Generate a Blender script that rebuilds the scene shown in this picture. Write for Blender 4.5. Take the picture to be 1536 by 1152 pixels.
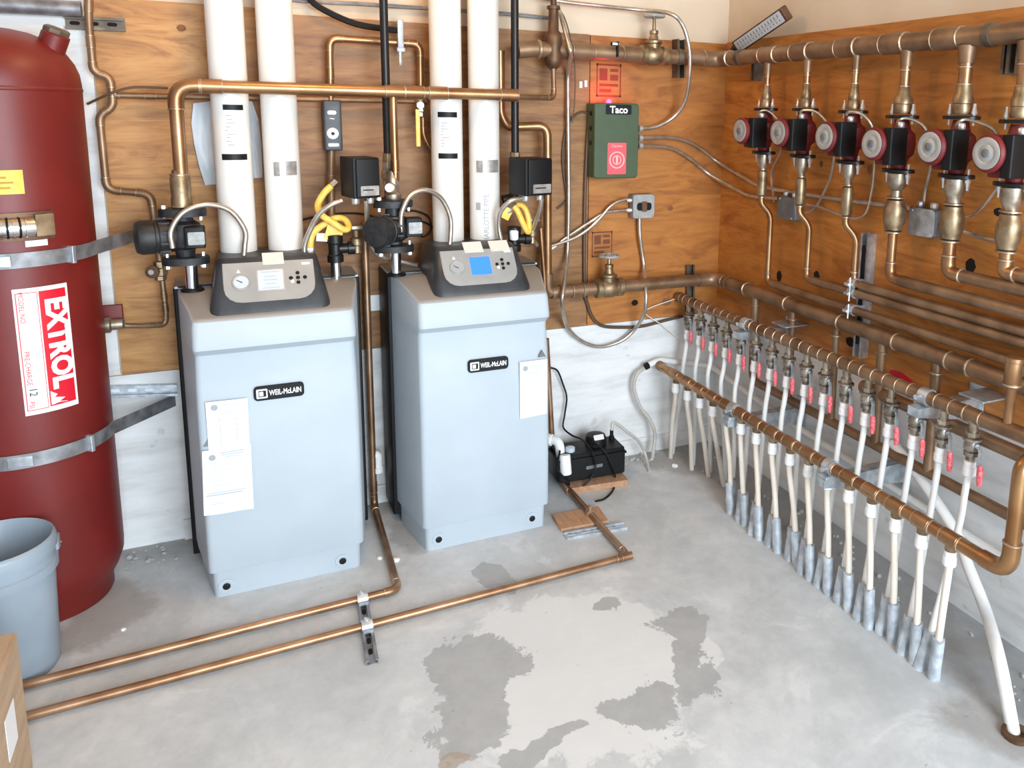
import bpy, math, random
from mathutils import Vector as V, Matrix
random.seed(7)
PI = math.pi
for o in list(bpy.data.objects): bpy.data.objects.remove(o)
SC = bpy.context.scene
COL = SC.collection

# ------------------------------------------------------------------ camera
YAW, PITCH, ROLL = 0.46276296, 0.17221818, -0.02062769
FOC, PCX, PCY = 1204.627, 936.605, 378.770
CAM = V((-2.038, -3.105, 1.553))
cy_, sy_, cp_, sp_, cr_, sr_ = math.cos(YAW), math.sin(YAW), math.cos(PITCH), math.sin(PITCH), math.cos(ROLL), math.sin(ROLL)
FWD = V((sy_*cp_, cy_*cp_, -sp_)); r0 = V((cy_, -sy_, 0)); d0 = FWD.cross(r0)
RGT = cr_*r0 + sr_*d0; DWN = -sr_*r0 + cr_*d0
cd = bpy.data.cameras.new('camera'); cam = bpy.data.objects.new('camera', cd); COL.objects.link(cam)
cd.sensor_fit = 'HORIZONTAL'; cd.sensor_width = 36; cd.lens = FOC/1536*36
cd.shift_x = (768-PCX)/1536; cd.shift_y = (PCY-576)/1536
cd.clip_start = 0.02
mw = Matrix((RGT, -DWN, -FWD)).transposed().to_4x4(); mw.translation = CAM
cam.matrix_world = mw
SC.camera = cam

# ------------------------------------------------------------------ light
W = bpy.data.worlds.new('world'); SC.world = W; W.use_nodes = True
bg = W.node_tree.nodes['Background']; bg.inputs[0].default_value = (0.74, 0.87, 1.0, 1); bg.inputs[1].default_value = 0.66
def area_light(name, loc, target, sx, sy, power, color):
    l = bpy.data.lights.new(name, 'AREA'); l.shape = 'RECTANGLE'; l.size = sx; l.size_y = sy; l.energy = power; l.color = color
    o = bpy.data.objects.new(name, l); COL.objects.link(o); o.location = loc
    o.rotation_euler = (V(target)-V(loc)).to_track_quat('-Z', 'Y').to_euler(); return o
area_light('daylight_door', (-0.7, -5.4, 1.65), (-0.9, -0.6, 0.25), 3.0, 2.2, 300, (0.78, 0.90, 1.0))
def lamp(name, loc, power, color, rad):
    l = bpy.data.lights.new(name, 'POINT'); l.energy = power; l.color = color; l.shadow_soft_size = rad
    o = bpy.data.objects.new(name, l); COL.objects.link(o); o.location = loc; return o
lamp('ceiling_lamp', (-1.75, -0.80, 2.40), 12.5, (1.0, 0.60, 0.27), 0.06)
SC.view_settings.view_transform = 'Standard'; SC.view_settings.look = 'None'
SC.view_settings.exposure = 0.40; SC.view_settings.gamma = 1.0; SC.view_settings.use_curve_mapping = False

# ------------------------------------------------------------------ measuring helpers: point of a real plane seen at a photo position
def at(px, py, ax, v):
    r = RGT*((px-PCX)/FOC) + DWN*((py-PCY)/FOC) + FWD
    return CAM + r*((v-CAM[ax])/r[ax])
def on_back(px, py, d=0.0): return at(px, py, 1, -d)
def on_right(px, py, d=0.0): return at(px, py, 0, -d)
def on_level(px, py, z=0.0): return at(px, py, 2, z)
X, Y, Z = V((1,0,0)), V((0,1,0)), V((0,0,1))

# ------------------------------------------------------------------ materials
MATS = {}
def dust_on_top(m, col):
    # settled dust: a real layer on the surfaces that face upward
    nt = m.node_tree; b = nt.nodes['Principled BSDF']; src = b.inputs['Base Color'].links[0].from_socket
    g = nt.nodes.new('ShaderNodeNewGeometry'); sp = nt.nodes.new('ShaderNodeSeparateXYZ'); nt.links.new(g.outputs['Normal'], sp.inputs[0])
    r = nt.nodes.new('ShaderNodeValToRGB'); r.color_ramp.elements[0].position = .75; r.color_ramp.elements[1].position = .93; nt.links.new(sp.outputs['Z'], r.inputs[0])
    mx = nt.nodes.new('ShaderNodeMix'); mx.data_type = 'RGBA'; nt.links.new(r.outputs[0], mx.inputs[0]); nt.links.new(src, mx.inputs[6]); mx.inputs[7].default_value = (*col, 1); nt.links.new(mx.outputs[2], b.inputs['Base Color'])
def mat(name, c1, rough=0.5, metal=0.0, c2=None, scale=8.0, stretch=(1,1,1), bump=0.0, lo=0.35, hi=0.65, emit=0, detail=6, trans=0, alpha=1):
    m = bpy.data.materials.new(name); m.use_nodes = True; nt = m.node_tree; N = nt.nodes; L = nt.links
    b = N['Principled BSDF']; b.inputs['Roughness'].default_value = rough; b.inputs['Metallic'].default_value = metal
    b.inputs['Base Color'].default_value = (*c1, 1)
    if trans: b.inputs['Transmission Weight'].default_value = trans
    if alpha < 1: b.inputs['Alpha'].default_value = alpha
    if emit:
        b.inputs['Emission Color'].default_value = (*c1, 1); b.inputs['Emission Strength'].default_value = emit
    if c2 is not None or bump:
        tc = N.new('ShaderNodeNewGeometry'); mp = N.new('ShaderNodeMapping'); mp.inputs['Scale'].default_value = stretch
        nz = N.new('ShaderNodeTexNoise'); nz.inputs['Scale'].default_value = scale; nz.inputs['Detail'].default_value = detail
        L.new(tc.outputs['Position'], mp.inputs[0]); L.new(mp.outputs[0], nz.inputs['Vector'])
        if c2 is not None:
            rp = N.new('ShaderNodeValToRGB'); rp.color_ramp.elements[0].position = lo; rp.color_ramp.elements[1].position = hi
            rp.color_ramp.elements[0].color = (*c1, 1); rp.color_ramp.elements[1].color = (*c2, 1)
            L.new(nz.outputs['Fac'], rp.inputs[0]); L.new(rp.outputs[0], b.inputs['Base Color'])
        if bump:
            bp = N.new('ShaderNodeBump'); bp.inputs['Strength'].default_value = bump; bp.inputs['Distance'].default_value = 0.004
            L.new(nz.outputs['Fac'], bp.inputs['Height']); L.new(bp.outputs[0], b.inputs['Normal'])
    MATS[name] = m; return m
copper = mat('copper', (0.25,0.12,0.052), 0.34, 0.8, (0.46,0.265,0.135), 9, lo=0.3, hi=0.72)
copper_new = mat('copper_bright', (0.30,0.145,0.058), 0.30, 0.88, (0.47,0.26,0.12), 7)
copper_dull = mat('copper_tarnished', (0.17,0.095,0.05), 0.45, 0.6, (0.37,0.235,0.14), 11, lo=0.3, hi=0.7)
copper_floor = mat('copper_dusty', (0.26,0.135,0.07), 0.38, 0.75, (0.44,0.27,0.165), 10)
solder = mat('solder', (0.58,0.45,0.32), 0.38, 0.8, (0.36,0.24,0.15), 40)
brass = mat('brass_aged', (0.20,0.135,0.075), 0.42, 0.8, (0.42,0.31,0.19), 25)
brass_lt = mat('brass_pale', (0.30,0.235,0.165), 0.36, 0.85, (0.52,0.44,0.35), 30)
bronze = mat('bronze_dark', (0.09,0.05,0.028), 0.5, 0.6, (0.18,0.10,0.055), 20)
chrome = mat('chrome', (0.78,0.79,0.80), 0.16, 1.0)
galv = mat('galvanised', (0.45,0.49,0.53), 0.42, 0.75, (0.66,0.71,0.76), 35, lo=0.4, hi=0.6)
galv_dk = mat('galvanised_dirty', (0.19,0.185,0.19), 0.5, 0.6, (0.36,0.37,0.39), 22)
steel_dk = mat('strut_dark_steel', (0.10,0.075,0.055), 0.5, 0.6, (0.2,0.16,0.12), 18)  # dark brownish steel of channels and hangers
conduit_m = mat('conduit_metal', (0.50,0.44,0.37), 0.34, 0.85, (0.66,0.61,0.55), 30)
blackp = mat('black_plastic', (0.006,0.006,0.0065), 0.5)
blackp.node_tree.nodes['Principled BSDF'].inputs['Specular IOR Level'].default_value = 0.28
blackiron = mat('black_iron', (0.013,0.012,0.012), 0.36, 0.3)
castiron = mat('black_cast', (0.010,0.010,0.011), 0.5, 0.1, (0.025,0.025,0.026), 60, bump=0.15)
hood_m = mat('hood_charcoal', (0.022,0.025,0.030), 0.40, 0, (0.042,0.047,0.054), 14)
pvc = mat('pvc_white', (0.76,0.725,0.675), 0.38, 0, (0.81,0.78,0.74), 3)
pvc_old = mat('pvc_pipe_small', (0.74,0.73,0.70), 0.42, 0, (0.82,0.81,0.79), 5)
pex = mat('pex_cream', (0.76,0.66,0.55), 0.4, 0, (0.82,0.74,0.65), 10)
pexw = mat('pex_white', (0.78,0.77,0.75), 0.4, 0, (0.84,0.83,0.81), 10)
nutw = mat('white_nut', (0.88,0.88,0.87), 0.35)
sleeve_m = mat('sleeve_galvanised', (0.40,0.44,0.48), 0.5, 0.35, (0.66,0.70,0.74), 30, bump=0.3)
redpaint = mat('tank_red', (0.135,0.008,0.006), 0.45, 0, (0.17,0.011,0.008), 5)
redlabel = mat('label_red', (0.64,0.005,0.022), 0.4)
redpump = mat('pump_red', (0.135,0.009,0.010), 0.48, 0, (0.175,0.012,0.013), 12)
redvinyl = mat('red_vinyl', (0.70,0.04,0.06), 0.5, 0, (0.80,0.26,0.28), 160)
white_l = mat('label_white', (0.86,0.86,0.86), 0.5)
paper_m = mat('paper', (0.86,0.87,0.88), 0.7, 0, (0.90,0.91,0.92), 6)
yellow_l = mat('label_yellow', (0.80,0.50,0.05), 0.5, 0, (0.86,0.60,0.12), 60)
yellowv = mat('yellow_tubing', (0.90,0.52,0.05), 0.42, 0, (0.93,0.62,0.15), 40)
boiler_m = mat('boiler_grey', (0.43,0.485,0.53), 0.5, 0, (0.46,0.515,0.56), 6)
dust_on_top(boiler_m, (0.30,0.27,0.24))
plate_m = mat('control_plate_grey', (0.29,0.295,0.29), 0.38, 0, (0.35,0.35,0.34), 10)
grey_l = mat('print_grey', (0.34,0.36,0.38), 0.6)
ink_b = mat('ink_blue_grey', (0.42,0.47,0.58), 0.7)
screen_off = mat('screen_pale', (0.55,0.62,0.68), 0.2)
screen_on = mat('screen_blue_lit', (0.03,0.16,0.95), 0.3, emit=0.9)
silver = mat('silver_plate', (0.36,0.36,0.345), 0.45, 0.3, (0.45,0.45,0.43), 30)
plate_dk = mat('rating_plate_grey', (0.22,0.22,0.21), 0.45, 0.3, (0.34,0.34,0.33), 60)
zinc = mat('zinc_bolt', (0.72,0.72,0.72), 0.3, 0.8)
greenbox = mat('green_paint', (0.055,0.088,0.045), 0.42, 0, (0.062,0.096,0.05), 20)
pinkl = mat('sticker_red', (0.70,0.10,0.12), 0.5)
pinkw = mat('sticker_pink', (0.84,0.52,0.52), 0.5)
led = mat('led_red', (1.0,0.02,0.10), 0.3, emit=14)
switch_grey = mat('switch_grey', (0.055,0.06,0.068), 0.5, 0.1, (0.075,0.08,0.088), 30)
boxgrey = mat('box_grey', (0.14,0.15,0.16), 0.5, 0.3, (0.20,0.21,0.22), 20)
bucket_m = mat('bucket_grey', (0.27,0.33,0.39), 0.42, 0, (0.315,0.375,0.435), 7)
card = mat('cardboard', (0.43,0.29,0.18), 0.75, 0, (0.52,0.37,0.24), 6, stretch=(1,1,6))
woodb = mat('wood_block', (0.40,0.21,0.11), 0.7, 0, (0.52,0.30,0.18), 14, stretch=(5,1,5))
beige_w = mat('drywall_beige', (0.62,0.48,0.34), 0.75, 0, (0.71,0.58,0.44), 2.2, bump=0.05)
bluefilm = mat('blue_white_film', (0.60,0.68,0.74), 0.4, 0, (0.78,0.80,0.82), 7)
hosem = mat('grey_hose', (0.43,0.39,0.35), 0.35, 0, (0.54,0.50,0.46), 12)
stampred = mat('stamp_red', (0.28,0.035,0.015), 0.7)
stampbrown = mat('stamp_brown', (0.17,0.05,0.018), 0.7)
knotm = mat('hole_dark', (0.008,0.005,0.003), 0.9)
knotb = mat('knot_brown', (0.17,0.065,0.022), 0.8, 0, (0.27,0.11,0.04), 30)
wire = mat('cable_brown', (0.10,0.055,0.03), 0.5)
bluehandle = mat('blue_handle', (0.03,0.10,0.28), 0.4)
creamtag = mat('tag_cream', (0.78,0.72,0.66), 0.6)
foilgrey = mat('tape_grey', (0.27,0.25,0.23), 0.45, 0.3, (0.42,0.39,0.36), 50)

def noise_mix(nt, vec, scale, detail=6, rough=0.5, dist=0):
    n = nt.nodes.new('ShaderNodeTexNoise'); n.inputs['Scale'].default_value = scale; n.inputs['Detail'].default_value = detail
    n.inputs['Roughness'].default_value = rough; n.inputs['Distortion'].default_value = dist
    nt.links.new(vec, n.inputs['Vector']); return n.outputs['Fac']
def ramp(nt, fac, stops):
    r = nt.nodes.new('ShaderNodeValToRGB'); e = r.color_ramp.elements
    while len(e) < len(stops): e.new(0.5)
    for i, (p, c) in enumerate(stops): e[i].position = p; e[i].color = (*c, 1) if len(c) == 3 else c
    nt.links.new(fac, r.inputs[0]); return r.outputs[0]
def mixc(nt, fac, a, b, mode='MIX'):
    m = nt.nodes.new('ShaderNodeMix'); m.data_type = 'RGBA'; m.blend_type = mode
    for s, v in ((m.inputs[0], fac), (m.inputs[6], a), (m.inputs[7], b)):
        if isinstance(v, (int, float)): s.default_value = v
        elif isinstance(v, tuple): s.default_value = (*v, 1)
        else: nt.links.new(v, s)
    return m.outputs[2]
def math_(nt, op, a, b=None, clamp=False):
    m = nt.nodes.new('ShaderNodeMath'); m.operation = op; m.use_clamp = clamp
    for s, v in ((m.inputs[0], a), (m.inputs[1], b)):
        if v is None: continue
        if isinstance(v, (int, float)): s.default_value = v
        else: nt.links.new(v, s)
    return m.outputs[0]
def newmat(name, rough):
    m = bpy.data.materials.new(name); m.use_nodes = True; nt = m.node_tree
    b = nt.nodes['Principled BSDF']; b.inputs['Roughness'].default_value = rough
    g = nt.nodes.new('ShaderNodeNewGeometry'); return m, nt, b, g.outputs['Position']
def mapping(nt, vec, sc, loc=(0,0,0)):
    mp = nt.nodes.new('ShaderNodeMapping'); mp.inputs['Scale'].default_value = sc; mp.inputs['Location'].default_value = loc
    nt.links.new(vec, mp.inputs[0]); return mp.outputs[0]
def add_bump(nt, b, h, st, dist=0.003):
    bp = nt.nodes.new('ShaderNodeBump'); bp.inputs['Strength'].default_value = st; bp.inputs['Distance'].default_value = dist
    nt.links.new(h, bp.inputs['Height']); nt.links.new(bp.outputs[0], b.inputs['Normal'])
def plywood(name, light, mid, dark, seed, knots=0.5):
    m, nt, b, P = newmat(name, 0.55)
    P = mapping(nt, P, (1,1,1), (seed*3.1, seed*1.7, seed*0.9))
    v1 = mapping(nt, P, (1.3,1.3,6.5)); f1 = noise_mix(nt, v1, 2.0, 8, 0.62, 2.2)
    c = ramp(nt, f1, [(0.30, dark), (0.50, mid), (0.70, light)])
    v2 = mapping(nt, P, (2,2,60)); f2 = noise_mix(nt, v2, 4, 4)
    c = mixc(nt, 0.14, c, ramp(nt, f2, [(0.35, dark), (0.65, light)]))
    # knots
    vo = nt.nodes.new('ShaderNodeTexVoronoi'); vo.inputs['Scale'].default_value = 3.2; vo.inputs['Randomness'].default_value = 1.0
    nt.links.new(mapping(nt, P, (0.8,0.8,1.7)), vo.inputs['Vector'])
    k = ramp(nt, vo.outputs['Distance'], [(0.03, (1,1,1)), (0.13, (0,0,0))])
    c = mixc(nt, math_(nt, 'MULTIPLY', k, knots), c, tuple(x*0.33 for x in dark))
    f3 = noise_mix(nt, P, 1.1, 3); c = mixc(nt, math_(nt, 'MULTIPLY', ramp(nt, f3, [(0.5, (0,0,0)), (0.75, (1,1,1))]), 0.45), c, dark)
    nt.links.new(c, b.inputs['Base Color']); add_bump(nt, b, f2, 0.12, 0.002); return m
ply_a = plywood('plywood_golden', (0.58,0.305,0.105), (0.46,0.215,0.062), (0.235,0.088,0.023), 1)
ply_b = plywood('plywood_brown', (0.40,0.205,0.075), (0.29,0.132,0.043), (0.145,0.058,0.018), 2)
ply_c = plywood('plywood_orange', (0.53,0.215,0.045), (0.42,0.152,0.028), (0.24,0.072,0.012), 3, 0.7)
ply_d = plywood('plywood_orange_right', (0.64,0.265,0.055), (0.52,0.19,0.032), (0.29,0.085,0.013), 4, 0.55)

def white_wall():
    m, nt, b, P = newmat('wall_white', 0.6)
    f = noise_mix(nt, mapping(nt, P, (1,1,5)), 3, 8, 0.6)
    c = ramp(nt, f, [(0.3, (0.58,0.565,0.54)), (0.5, (0.75,0.745,0.735)), (0.68, (0.83,0.825,0.81))])
    s = noise_mix(nt, P, 9, 4, 0.7); c = mixc(nt, math_(nt, 'MULTIPLY', ramp(nt, s, [(0.63, (0,0,0)), (0.68, (1,1,1))]), 0.45), c, (0.45,0.43,0.41))
    nt.links.new(c, b.inputs['Base Color']); add_bump(nt, b, f, 0.1); return m
wall_white = white_wall()

def floor_mat():
    m, nt, b, P = newmat('concrete_painted', 0.55)
    f1 = noise_mix(nt, P, 1.3, 10, 0.62); f2 = noise_mix(nt, P, 14, 8, 0.7)
    c = ramp(nt, f1, [(0.32, (0.44,0.465,0.48)), (0.5, (0.59,0.615,0.63)), (0.68, (0.68,0.695,0.70))])
    c = mixc(nt, 0.30, c, ramp(nt, f2, [(0.3, (0.36,0.37,0.375)), (0.7, (0.72,0.72,0.71))]))
    n1 = noise_mix(nt, P, 5.5, 12, 0.74, 0.4); n2 = noise_mix(nt, P, 3.2, 6, 0.6)
    wn = nt.nodes.new('ShaderNodeTexNoise'); wn.inputs['Scale'].default_value = 4.5; wn.inputs['Detail'].default_value = 6; nt.links.new(P, wn.inputs['Vector'])
    wv = nt.nodes.new('ShaderNodeVectorMath'); wv.operation = 'MULTIPLY_ADD'; wv.inputs[1].default_value = (.30,.30,0); wv.inputs[2].default_value = (-.15,-.15,0); nt.links.new(wn.outputs['Color'], wv.inputs[0])
    wa = nt.nodes.new('ShaderNodeVectorMath'); wa.operation = 'ADD'; nt.links.new(P, wa.inputs[0]); nt.links.new(wv.outputs[0], wa.inputs[1]); PW = wa.outputs[0]
    def blob(px, py, rx, ry):
        q = on_level(px, py); dx = (on_level(px+rx, py)-on_level(px-rx, py)).length/2; dy = (on_level(px, py+ry)-on_level(px, py-ry)).length/2
        w = mapping(nt, PW, (1/dx, 1/dy, 0), (-q.x/dx, -q.y/dy, 0))
        ln = nt.nodes.new('ShaderNodeVectorMath'); ln.operation = 'LENGTH'; nt.links.new(w, ln.inputs[0])
        return math_(nt, 'SUBTRACT', 1.0, ln.outputs['Value'])
    def field(bl):
        f = None
        for q in bl:
            g = blob(*q); f = g if f is None else math_(nt, 'MAXIMUM', f, g)
        return f
    def edge(f, noise, amp, lo, hi):
        t = math_(nt, 'ADD', f, math_(nt, 'MULTIPLY', math_(nt, 'SUBTRACT', noise, 0.5), amp))
        return ramp(nt, t, [(lo, (0,0,0)), (hi, (1,1,1))])
    # pale flaked area in the middle
    pale = edge(field([(860,1000,215,150), (980,985,130,70)]), n1, 1.0, 0.10, 0.16)
    f9 = noise_mix(nt, P, 4.2, 9, 0.7, 0.6); c = mixc(nt, math_(nt, 'MULTIPLY', ramp(nt, f9, [(0.50, (0,0,0)), (0.62, (1,1,1))]), 0.38), c, (0.40,0.42,0.43)); c = mixc(nt, math_(nt, 'MULTIPLY', ramp(nt, f9, [(0.36, (1,1,1)), (0.44, (0,0,0))]), 0.5), c, (0.74,0.755,0.76))
    c = mixc(nt, math_(nt, 'MULTIPLY', pale, 0.75), c, (0.74,0.745,0.74))
    # bare grey patches where the paint has come off
    bare = edge(field([(722,990,78,60), (690,1060,58,90), (705,1110,48,28), (745,868,32,32), (904,910,32,12), (1020,935,58,34), (1050,1010,40,55), (985,1065,75,42), (850,1112,75,20), (800,1132,60,26)]), n1, 2.2, 0.16, 0.19)
    c = mixc(nt, math_(nt, 'MULTIPLY', bare, 0.85), c, mixc(nt, f2, (0.27,0.28,0.285), (0.46,0.465,0.465)))
    brown = edge(field([(700,1140,28,22)]), n1, 0.8, 0.2, 0.3)
    c = mixc(nt, math_(nt, 'MULTIPLY', brown, 0.7), c, (0.36,0.28,0.21))
    # unpainted strip along the two walls, dirt behind the boilers
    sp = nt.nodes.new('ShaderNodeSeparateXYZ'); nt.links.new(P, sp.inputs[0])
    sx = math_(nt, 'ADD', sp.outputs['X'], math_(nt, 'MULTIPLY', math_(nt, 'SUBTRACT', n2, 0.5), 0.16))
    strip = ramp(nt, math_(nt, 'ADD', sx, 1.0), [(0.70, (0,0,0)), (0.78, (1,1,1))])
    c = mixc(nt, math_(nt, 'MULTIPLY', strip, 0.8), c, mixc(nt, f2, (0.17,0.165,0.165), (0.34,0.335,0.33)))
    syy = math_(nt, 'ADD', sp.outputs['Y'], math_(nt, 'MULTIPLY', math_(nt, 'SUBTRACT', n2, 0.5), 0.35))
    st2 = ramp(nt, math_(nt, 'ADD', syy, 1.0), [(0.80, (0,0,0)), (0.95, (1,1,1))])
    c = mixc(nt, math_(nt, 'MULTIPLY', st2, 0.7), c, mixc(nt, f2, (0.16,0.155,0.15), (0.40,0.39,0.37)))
    dirt = edge(field([(165,905,70,50), (120,950,60,45), (610,800,40,40), (1450,975,60,30), (1480,1080,90,80), (1010,695,50,25)]), n1, 1.2, 0.15, 0.45)
    c = mixc(nt, math_(nt, 'MULTIPLY', dirt, 0.55), c, (0.27,0.24,0.22))
    n4 = noise_mix(nt, P, 26, 3, 0.6); c = mixc(nt, math_(nt, 'MULTIPLY', ramp(nt, n4, [(0.71, (0,0,0)), (0.74, (1,1,1))]), 0.6), c, (0.25,0.24,0.23))
    nt.links.new(c, b.inputs['Base Color']); add_bump(nt, b, f2, 0.25, 0.004); return m
floor_m = floor_mat()

# ------------------------------------------------------------------ geometry helpers
def perp(n):
    n = n.normalized(); a = X if abs(n.x) < 0.8 else Y
    u = n.cross(a).normalized(); return u, n.cross(u)
class G:
    def __init__(s): s.v = []; s.f = []
    def loft(s, rows, cap0=True, cap1=True, closed=True):
        b = len(s.v); n = len(rows[0])
        for r in rows: s.v += [tuple(p) for p in r]
        for i in range(len(rows)-1):
            for j in range(n if closed else n-1):
                k = (j+1) % n; a0 = b+i*n
                s.f.append((a0+j, a0+k, a0+n+k, a0+n+j))
        if cap0: s.f.append(tuple(b+j for j in range(n))[::-1])
        if cap1: s.f.append(tuple(b+(len(rows)-1)*n+j for j in range(n)))
        return s
    def sweep(s, pts, r, seg=12, ends=True):
        pts = [V(p) for p in pts]; m = len(pts); rr = r if isinstance(r, (list, tuple)) else [r]*m
        t = (pts[1]-pts[0]).normalized(); u, w = perp(t); rows = []
        for i, p in enumerate(pts):
            if i == 0: tt = (pts[1]-p)
            elif i == m-1: tt = (p-pts[i-1])
            else: tt = ((pts[i+1]-p).normalized()+(p-pts[i-1]).normalized())
            tt.normalize(); u = (u-tt*u.dot(tt)).normalized(); w = tt.cross(u)
            rows.append([p+(u*math.cos(2*PI*j/seg)+w*math.sin(2*PI*j/seg))*rr[i] for j in range(seg)])
        return s.loft(rows, ends, ends)
    def lathe(s, prof, o, ax, seg=20, u=None):
        o = V(o); ax = V(ax).normalized()
        if u is None: u, w = perp(ax)
        else: u = V(u).normalized(); w = ax.cross(u)
        rows = [[o+ax*t+(u*math.cos(2*PI*(j+.5)/seg)+w*math.sin(2*PI*(j+.5)/seg))*max(r, 1e-4) for j in range(seg)] for r, t in prof]
        return s.loft(rows)
    def prism(s, poly, o, u, v, h, bev=0.0):
        o, u, v = V(o), V(u), V(v); n = u.cross(v).normalized(); c = V((sum(p[0] for p in poly)/len(poly), sum(p[1] for p in poly)/len(poly), 0))
        def ring(k, z):
            out = []
            for p in poly:
                d = V((p[0]-c.x, p[1]-c.y, 0)); L = d.length; d = d*((L-k)/L if L > k else 1)
                out.append(o+u*(c.x+d.x)+v*(c.y+d.y)+n*z)
            return out
        rows = [ring(0, 0), ring(0, h-bev), ring(bev*1.2, h)] if bev else [ring(0, 0), ring(0, h)]
        return s.loft(rows)
    def box(s, c, sx, sy, sz, bev=0.0, rot=None):
        hx, hy, hz = sx/2, sy/2, sz/2; R = rot or Matrix.Identity(3); c = V(c)
        if not bev:
            rows = [[c+R@V((a*hx, b*hy, z)) for a, b in ((-1,-1),(1,-1),(1,1),(-1,1))] for z in (-hz, hz)]
            return s.loft(rows)
        def rr(k, z):
            r = bev-k*0; pts = []
            for cx, cy, a0 in ((hx-bev, hy-bev, 0), (-hx+bev, hy-bev, 90), (-hx+bev, -hy+bev, 180), (hx-bev, -hy+bev, 270)):
                for q in range(4):
                    a = math.radians(a0+q*30); pts.append(c+R@V((cx+(bev-k)*math.cos(a), cy+(bev-k)*math.sin(a), z)))
            return pts
        k = bev*0.45
        return s.loft([rr(k, -hz), rr(0, -hz+k), rr(0, hz-k), rr(k, hz)])
    def quad(s, a, b, c, d):
        n = len(s.v); s.v += [tuple(a), tuple(b), tuple(c), tuple(d)]; s.f.append((n, n+1, n+2, n+3)); return s
    def mesh(s, name, m, angle=38):
        me = bpy.data.meshes.new(name); me.from_pydata(s.v, [], s.f); me.validate(); me.update()
        me.materials.append(m); me.shade_smooth(); me.set_sharp_from_angle(angle=math.radians(angle)); return me
def rrect(w, h, r, n=5):
    out = []
    for cx, cy, a0 in ((w/2-r, h/2-r, 0), (-w/2+r, h/2-r, 90), (-w/2+r, -h/2+r, 180), (w/2-r, -h/2+r, 270)):
        for q in range(n):
            a = math.radians(a0+q*90/(n-1)); out.append((cx+r*math.cos(a), cy+r*math.sin(a)))
    return out
def fillet(pts, rad, n=6):
    pts = [V(p) for p in pts]; out = [pts[0]]; arcs = []
    for i in range(1, len(pts)-1):
        a, b, c = pts[i-1], pts[i], pts[i+1]; d1 = (a-b); d2 = (c-b)
        r = min(rad, d1.length*0.45, d2.length*0.45); p, q = b+d1.normalized()*r, b+d2.normalized()*r
        arc = [p*(1-t)**2+b*2*t*(1-t)+q*t*t for t in [k/n for k in range(n+1)]]
        out += arc; arcs.append((arc, d1.normalized(), d2.normalized(), d1.angle(-d2)))
    out.append(pts[-1]); return out, arcs
def smooth_path(pts, n=8):
    pts = [V(p) for p in pts]; P = [pts[0]*2-pts[1]]+pts+[pts[-1]*2-pts[-2]]; out = []
    for i in range(1, len(P)-2):
        a, b, c, d = P[i-1:i+3]
        for k in range(n):
            t = k/n; out.append(0.5*((2*b)+(c-a)*t+(2*a-5*b+4*c-d)*t*t+(3*b-a-3*c+d)*t**3))
    out.append(pts[-1]); return out

# ------------------------------------------------------------------ scene objects
def thing(name, label, cat, loc=(0,0,0), group=None):
    o = bpy.data.objects.new(name, None); COL.objects.link(o); o.location = loc; o.empty_display_size = 0.05
    o['label'] = label; o['category'] = cat
    if group: o['group'] = group
    return o
def rootloc(o):
    p = V(o.location)
    while o.parent: o = o.parent; p += V(o.location)
    return p
def put(name, g, m, parent=None, label=None, local=False, angle=38):
    me = g.mesh(name, m, angle) if isinstance(g, G) else g
    o = bpy.data.objects.new(name, me); COL.objects.link(o)
    if parent is not None:
        o.parent = parent
        if not local: o.location = -rootloc(parent)
    if label: o['label'] = label
    return o
def single(name, g, m, label, cat, group=None, angle=38):
    o = put(name, g, m, None, label, angle=angle); o['category'] = cat
    if group: o['group'] = group
    return o
def struct(name, g, m, parent=None):
    o = put(name, g, m, parent)
    if parent is None: o['kind'] = 'structure'
    return o
def copy_thing(t, loc, label=None):
    def rec(o, par):
        c = o.copy(); COL.objects.link(c)
        if par: c.parent = par
        for ch in list(o.children): rec(ch, c)
        return c
    r = rec(t, None); r.location = loc
    if label: r['label'] = label
    return r
def text(s, size, m, o, u, v, parent, name='lettering', align='CENTER', bold=0.0, width=None, fn=None):
    cu = bpy.data.curves.new('txt', 'FONT'); cu.body = s; cu.size = size; cu.align_x = align; cu.align_y = 'CENTER'; cu.offset = bold
    cu.resolution_u = 3
    ob = bpy.data.objects.new('txt', cu); COL.objects.link(ob); bpy.context.view_layer.update()
    me = bpy.data.meshes.new_from_object(ob); bpy.data.objects.remove(ob)
    if fn:
        import bmesh
        bm = bmesh.new(); bm.from_mesh(me); bmesh.ops.triangulate(bm, faces=bm.faces)
        for _ in range(3):
            bmesh.ops.subdivide_edges(bm, edges=[e for e in bm.edges if e.calc_length() > .012], cuts=1); bmesh.ops.triangulate(bm, faces=bm.faces)
        bm.to_mesh(me); bm.free()
    xs = [p.co.x for p in me.vertices]; k = 1.0
    if width and xs: k = width/(max(xs)-min(xs))
    u, v, o = V(u), V(v), V(o); n = u.cross(v).normalized()
    for p in me.vertices:
        p.co = fn(p.co.x*k, p.co.y) if fn else o+u*(p.co.x*k)+v*p.co.y+n*0.0008
    me.name = name; me.materials.clear(); me.materials.append(m)
    return put(name, me, m, parent)
def ring_g(p, d, r, w=0.005, e=1.12, g=None):
    g = g or G(); d = V(d).normalized(); p = V(p)
    return g.lathe([(r*1.0, -w/2), (r*e, -w/2*0.6), (r*e, w/2*0.6), (r*1.0, w/2)], p, d, 14)
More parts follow.
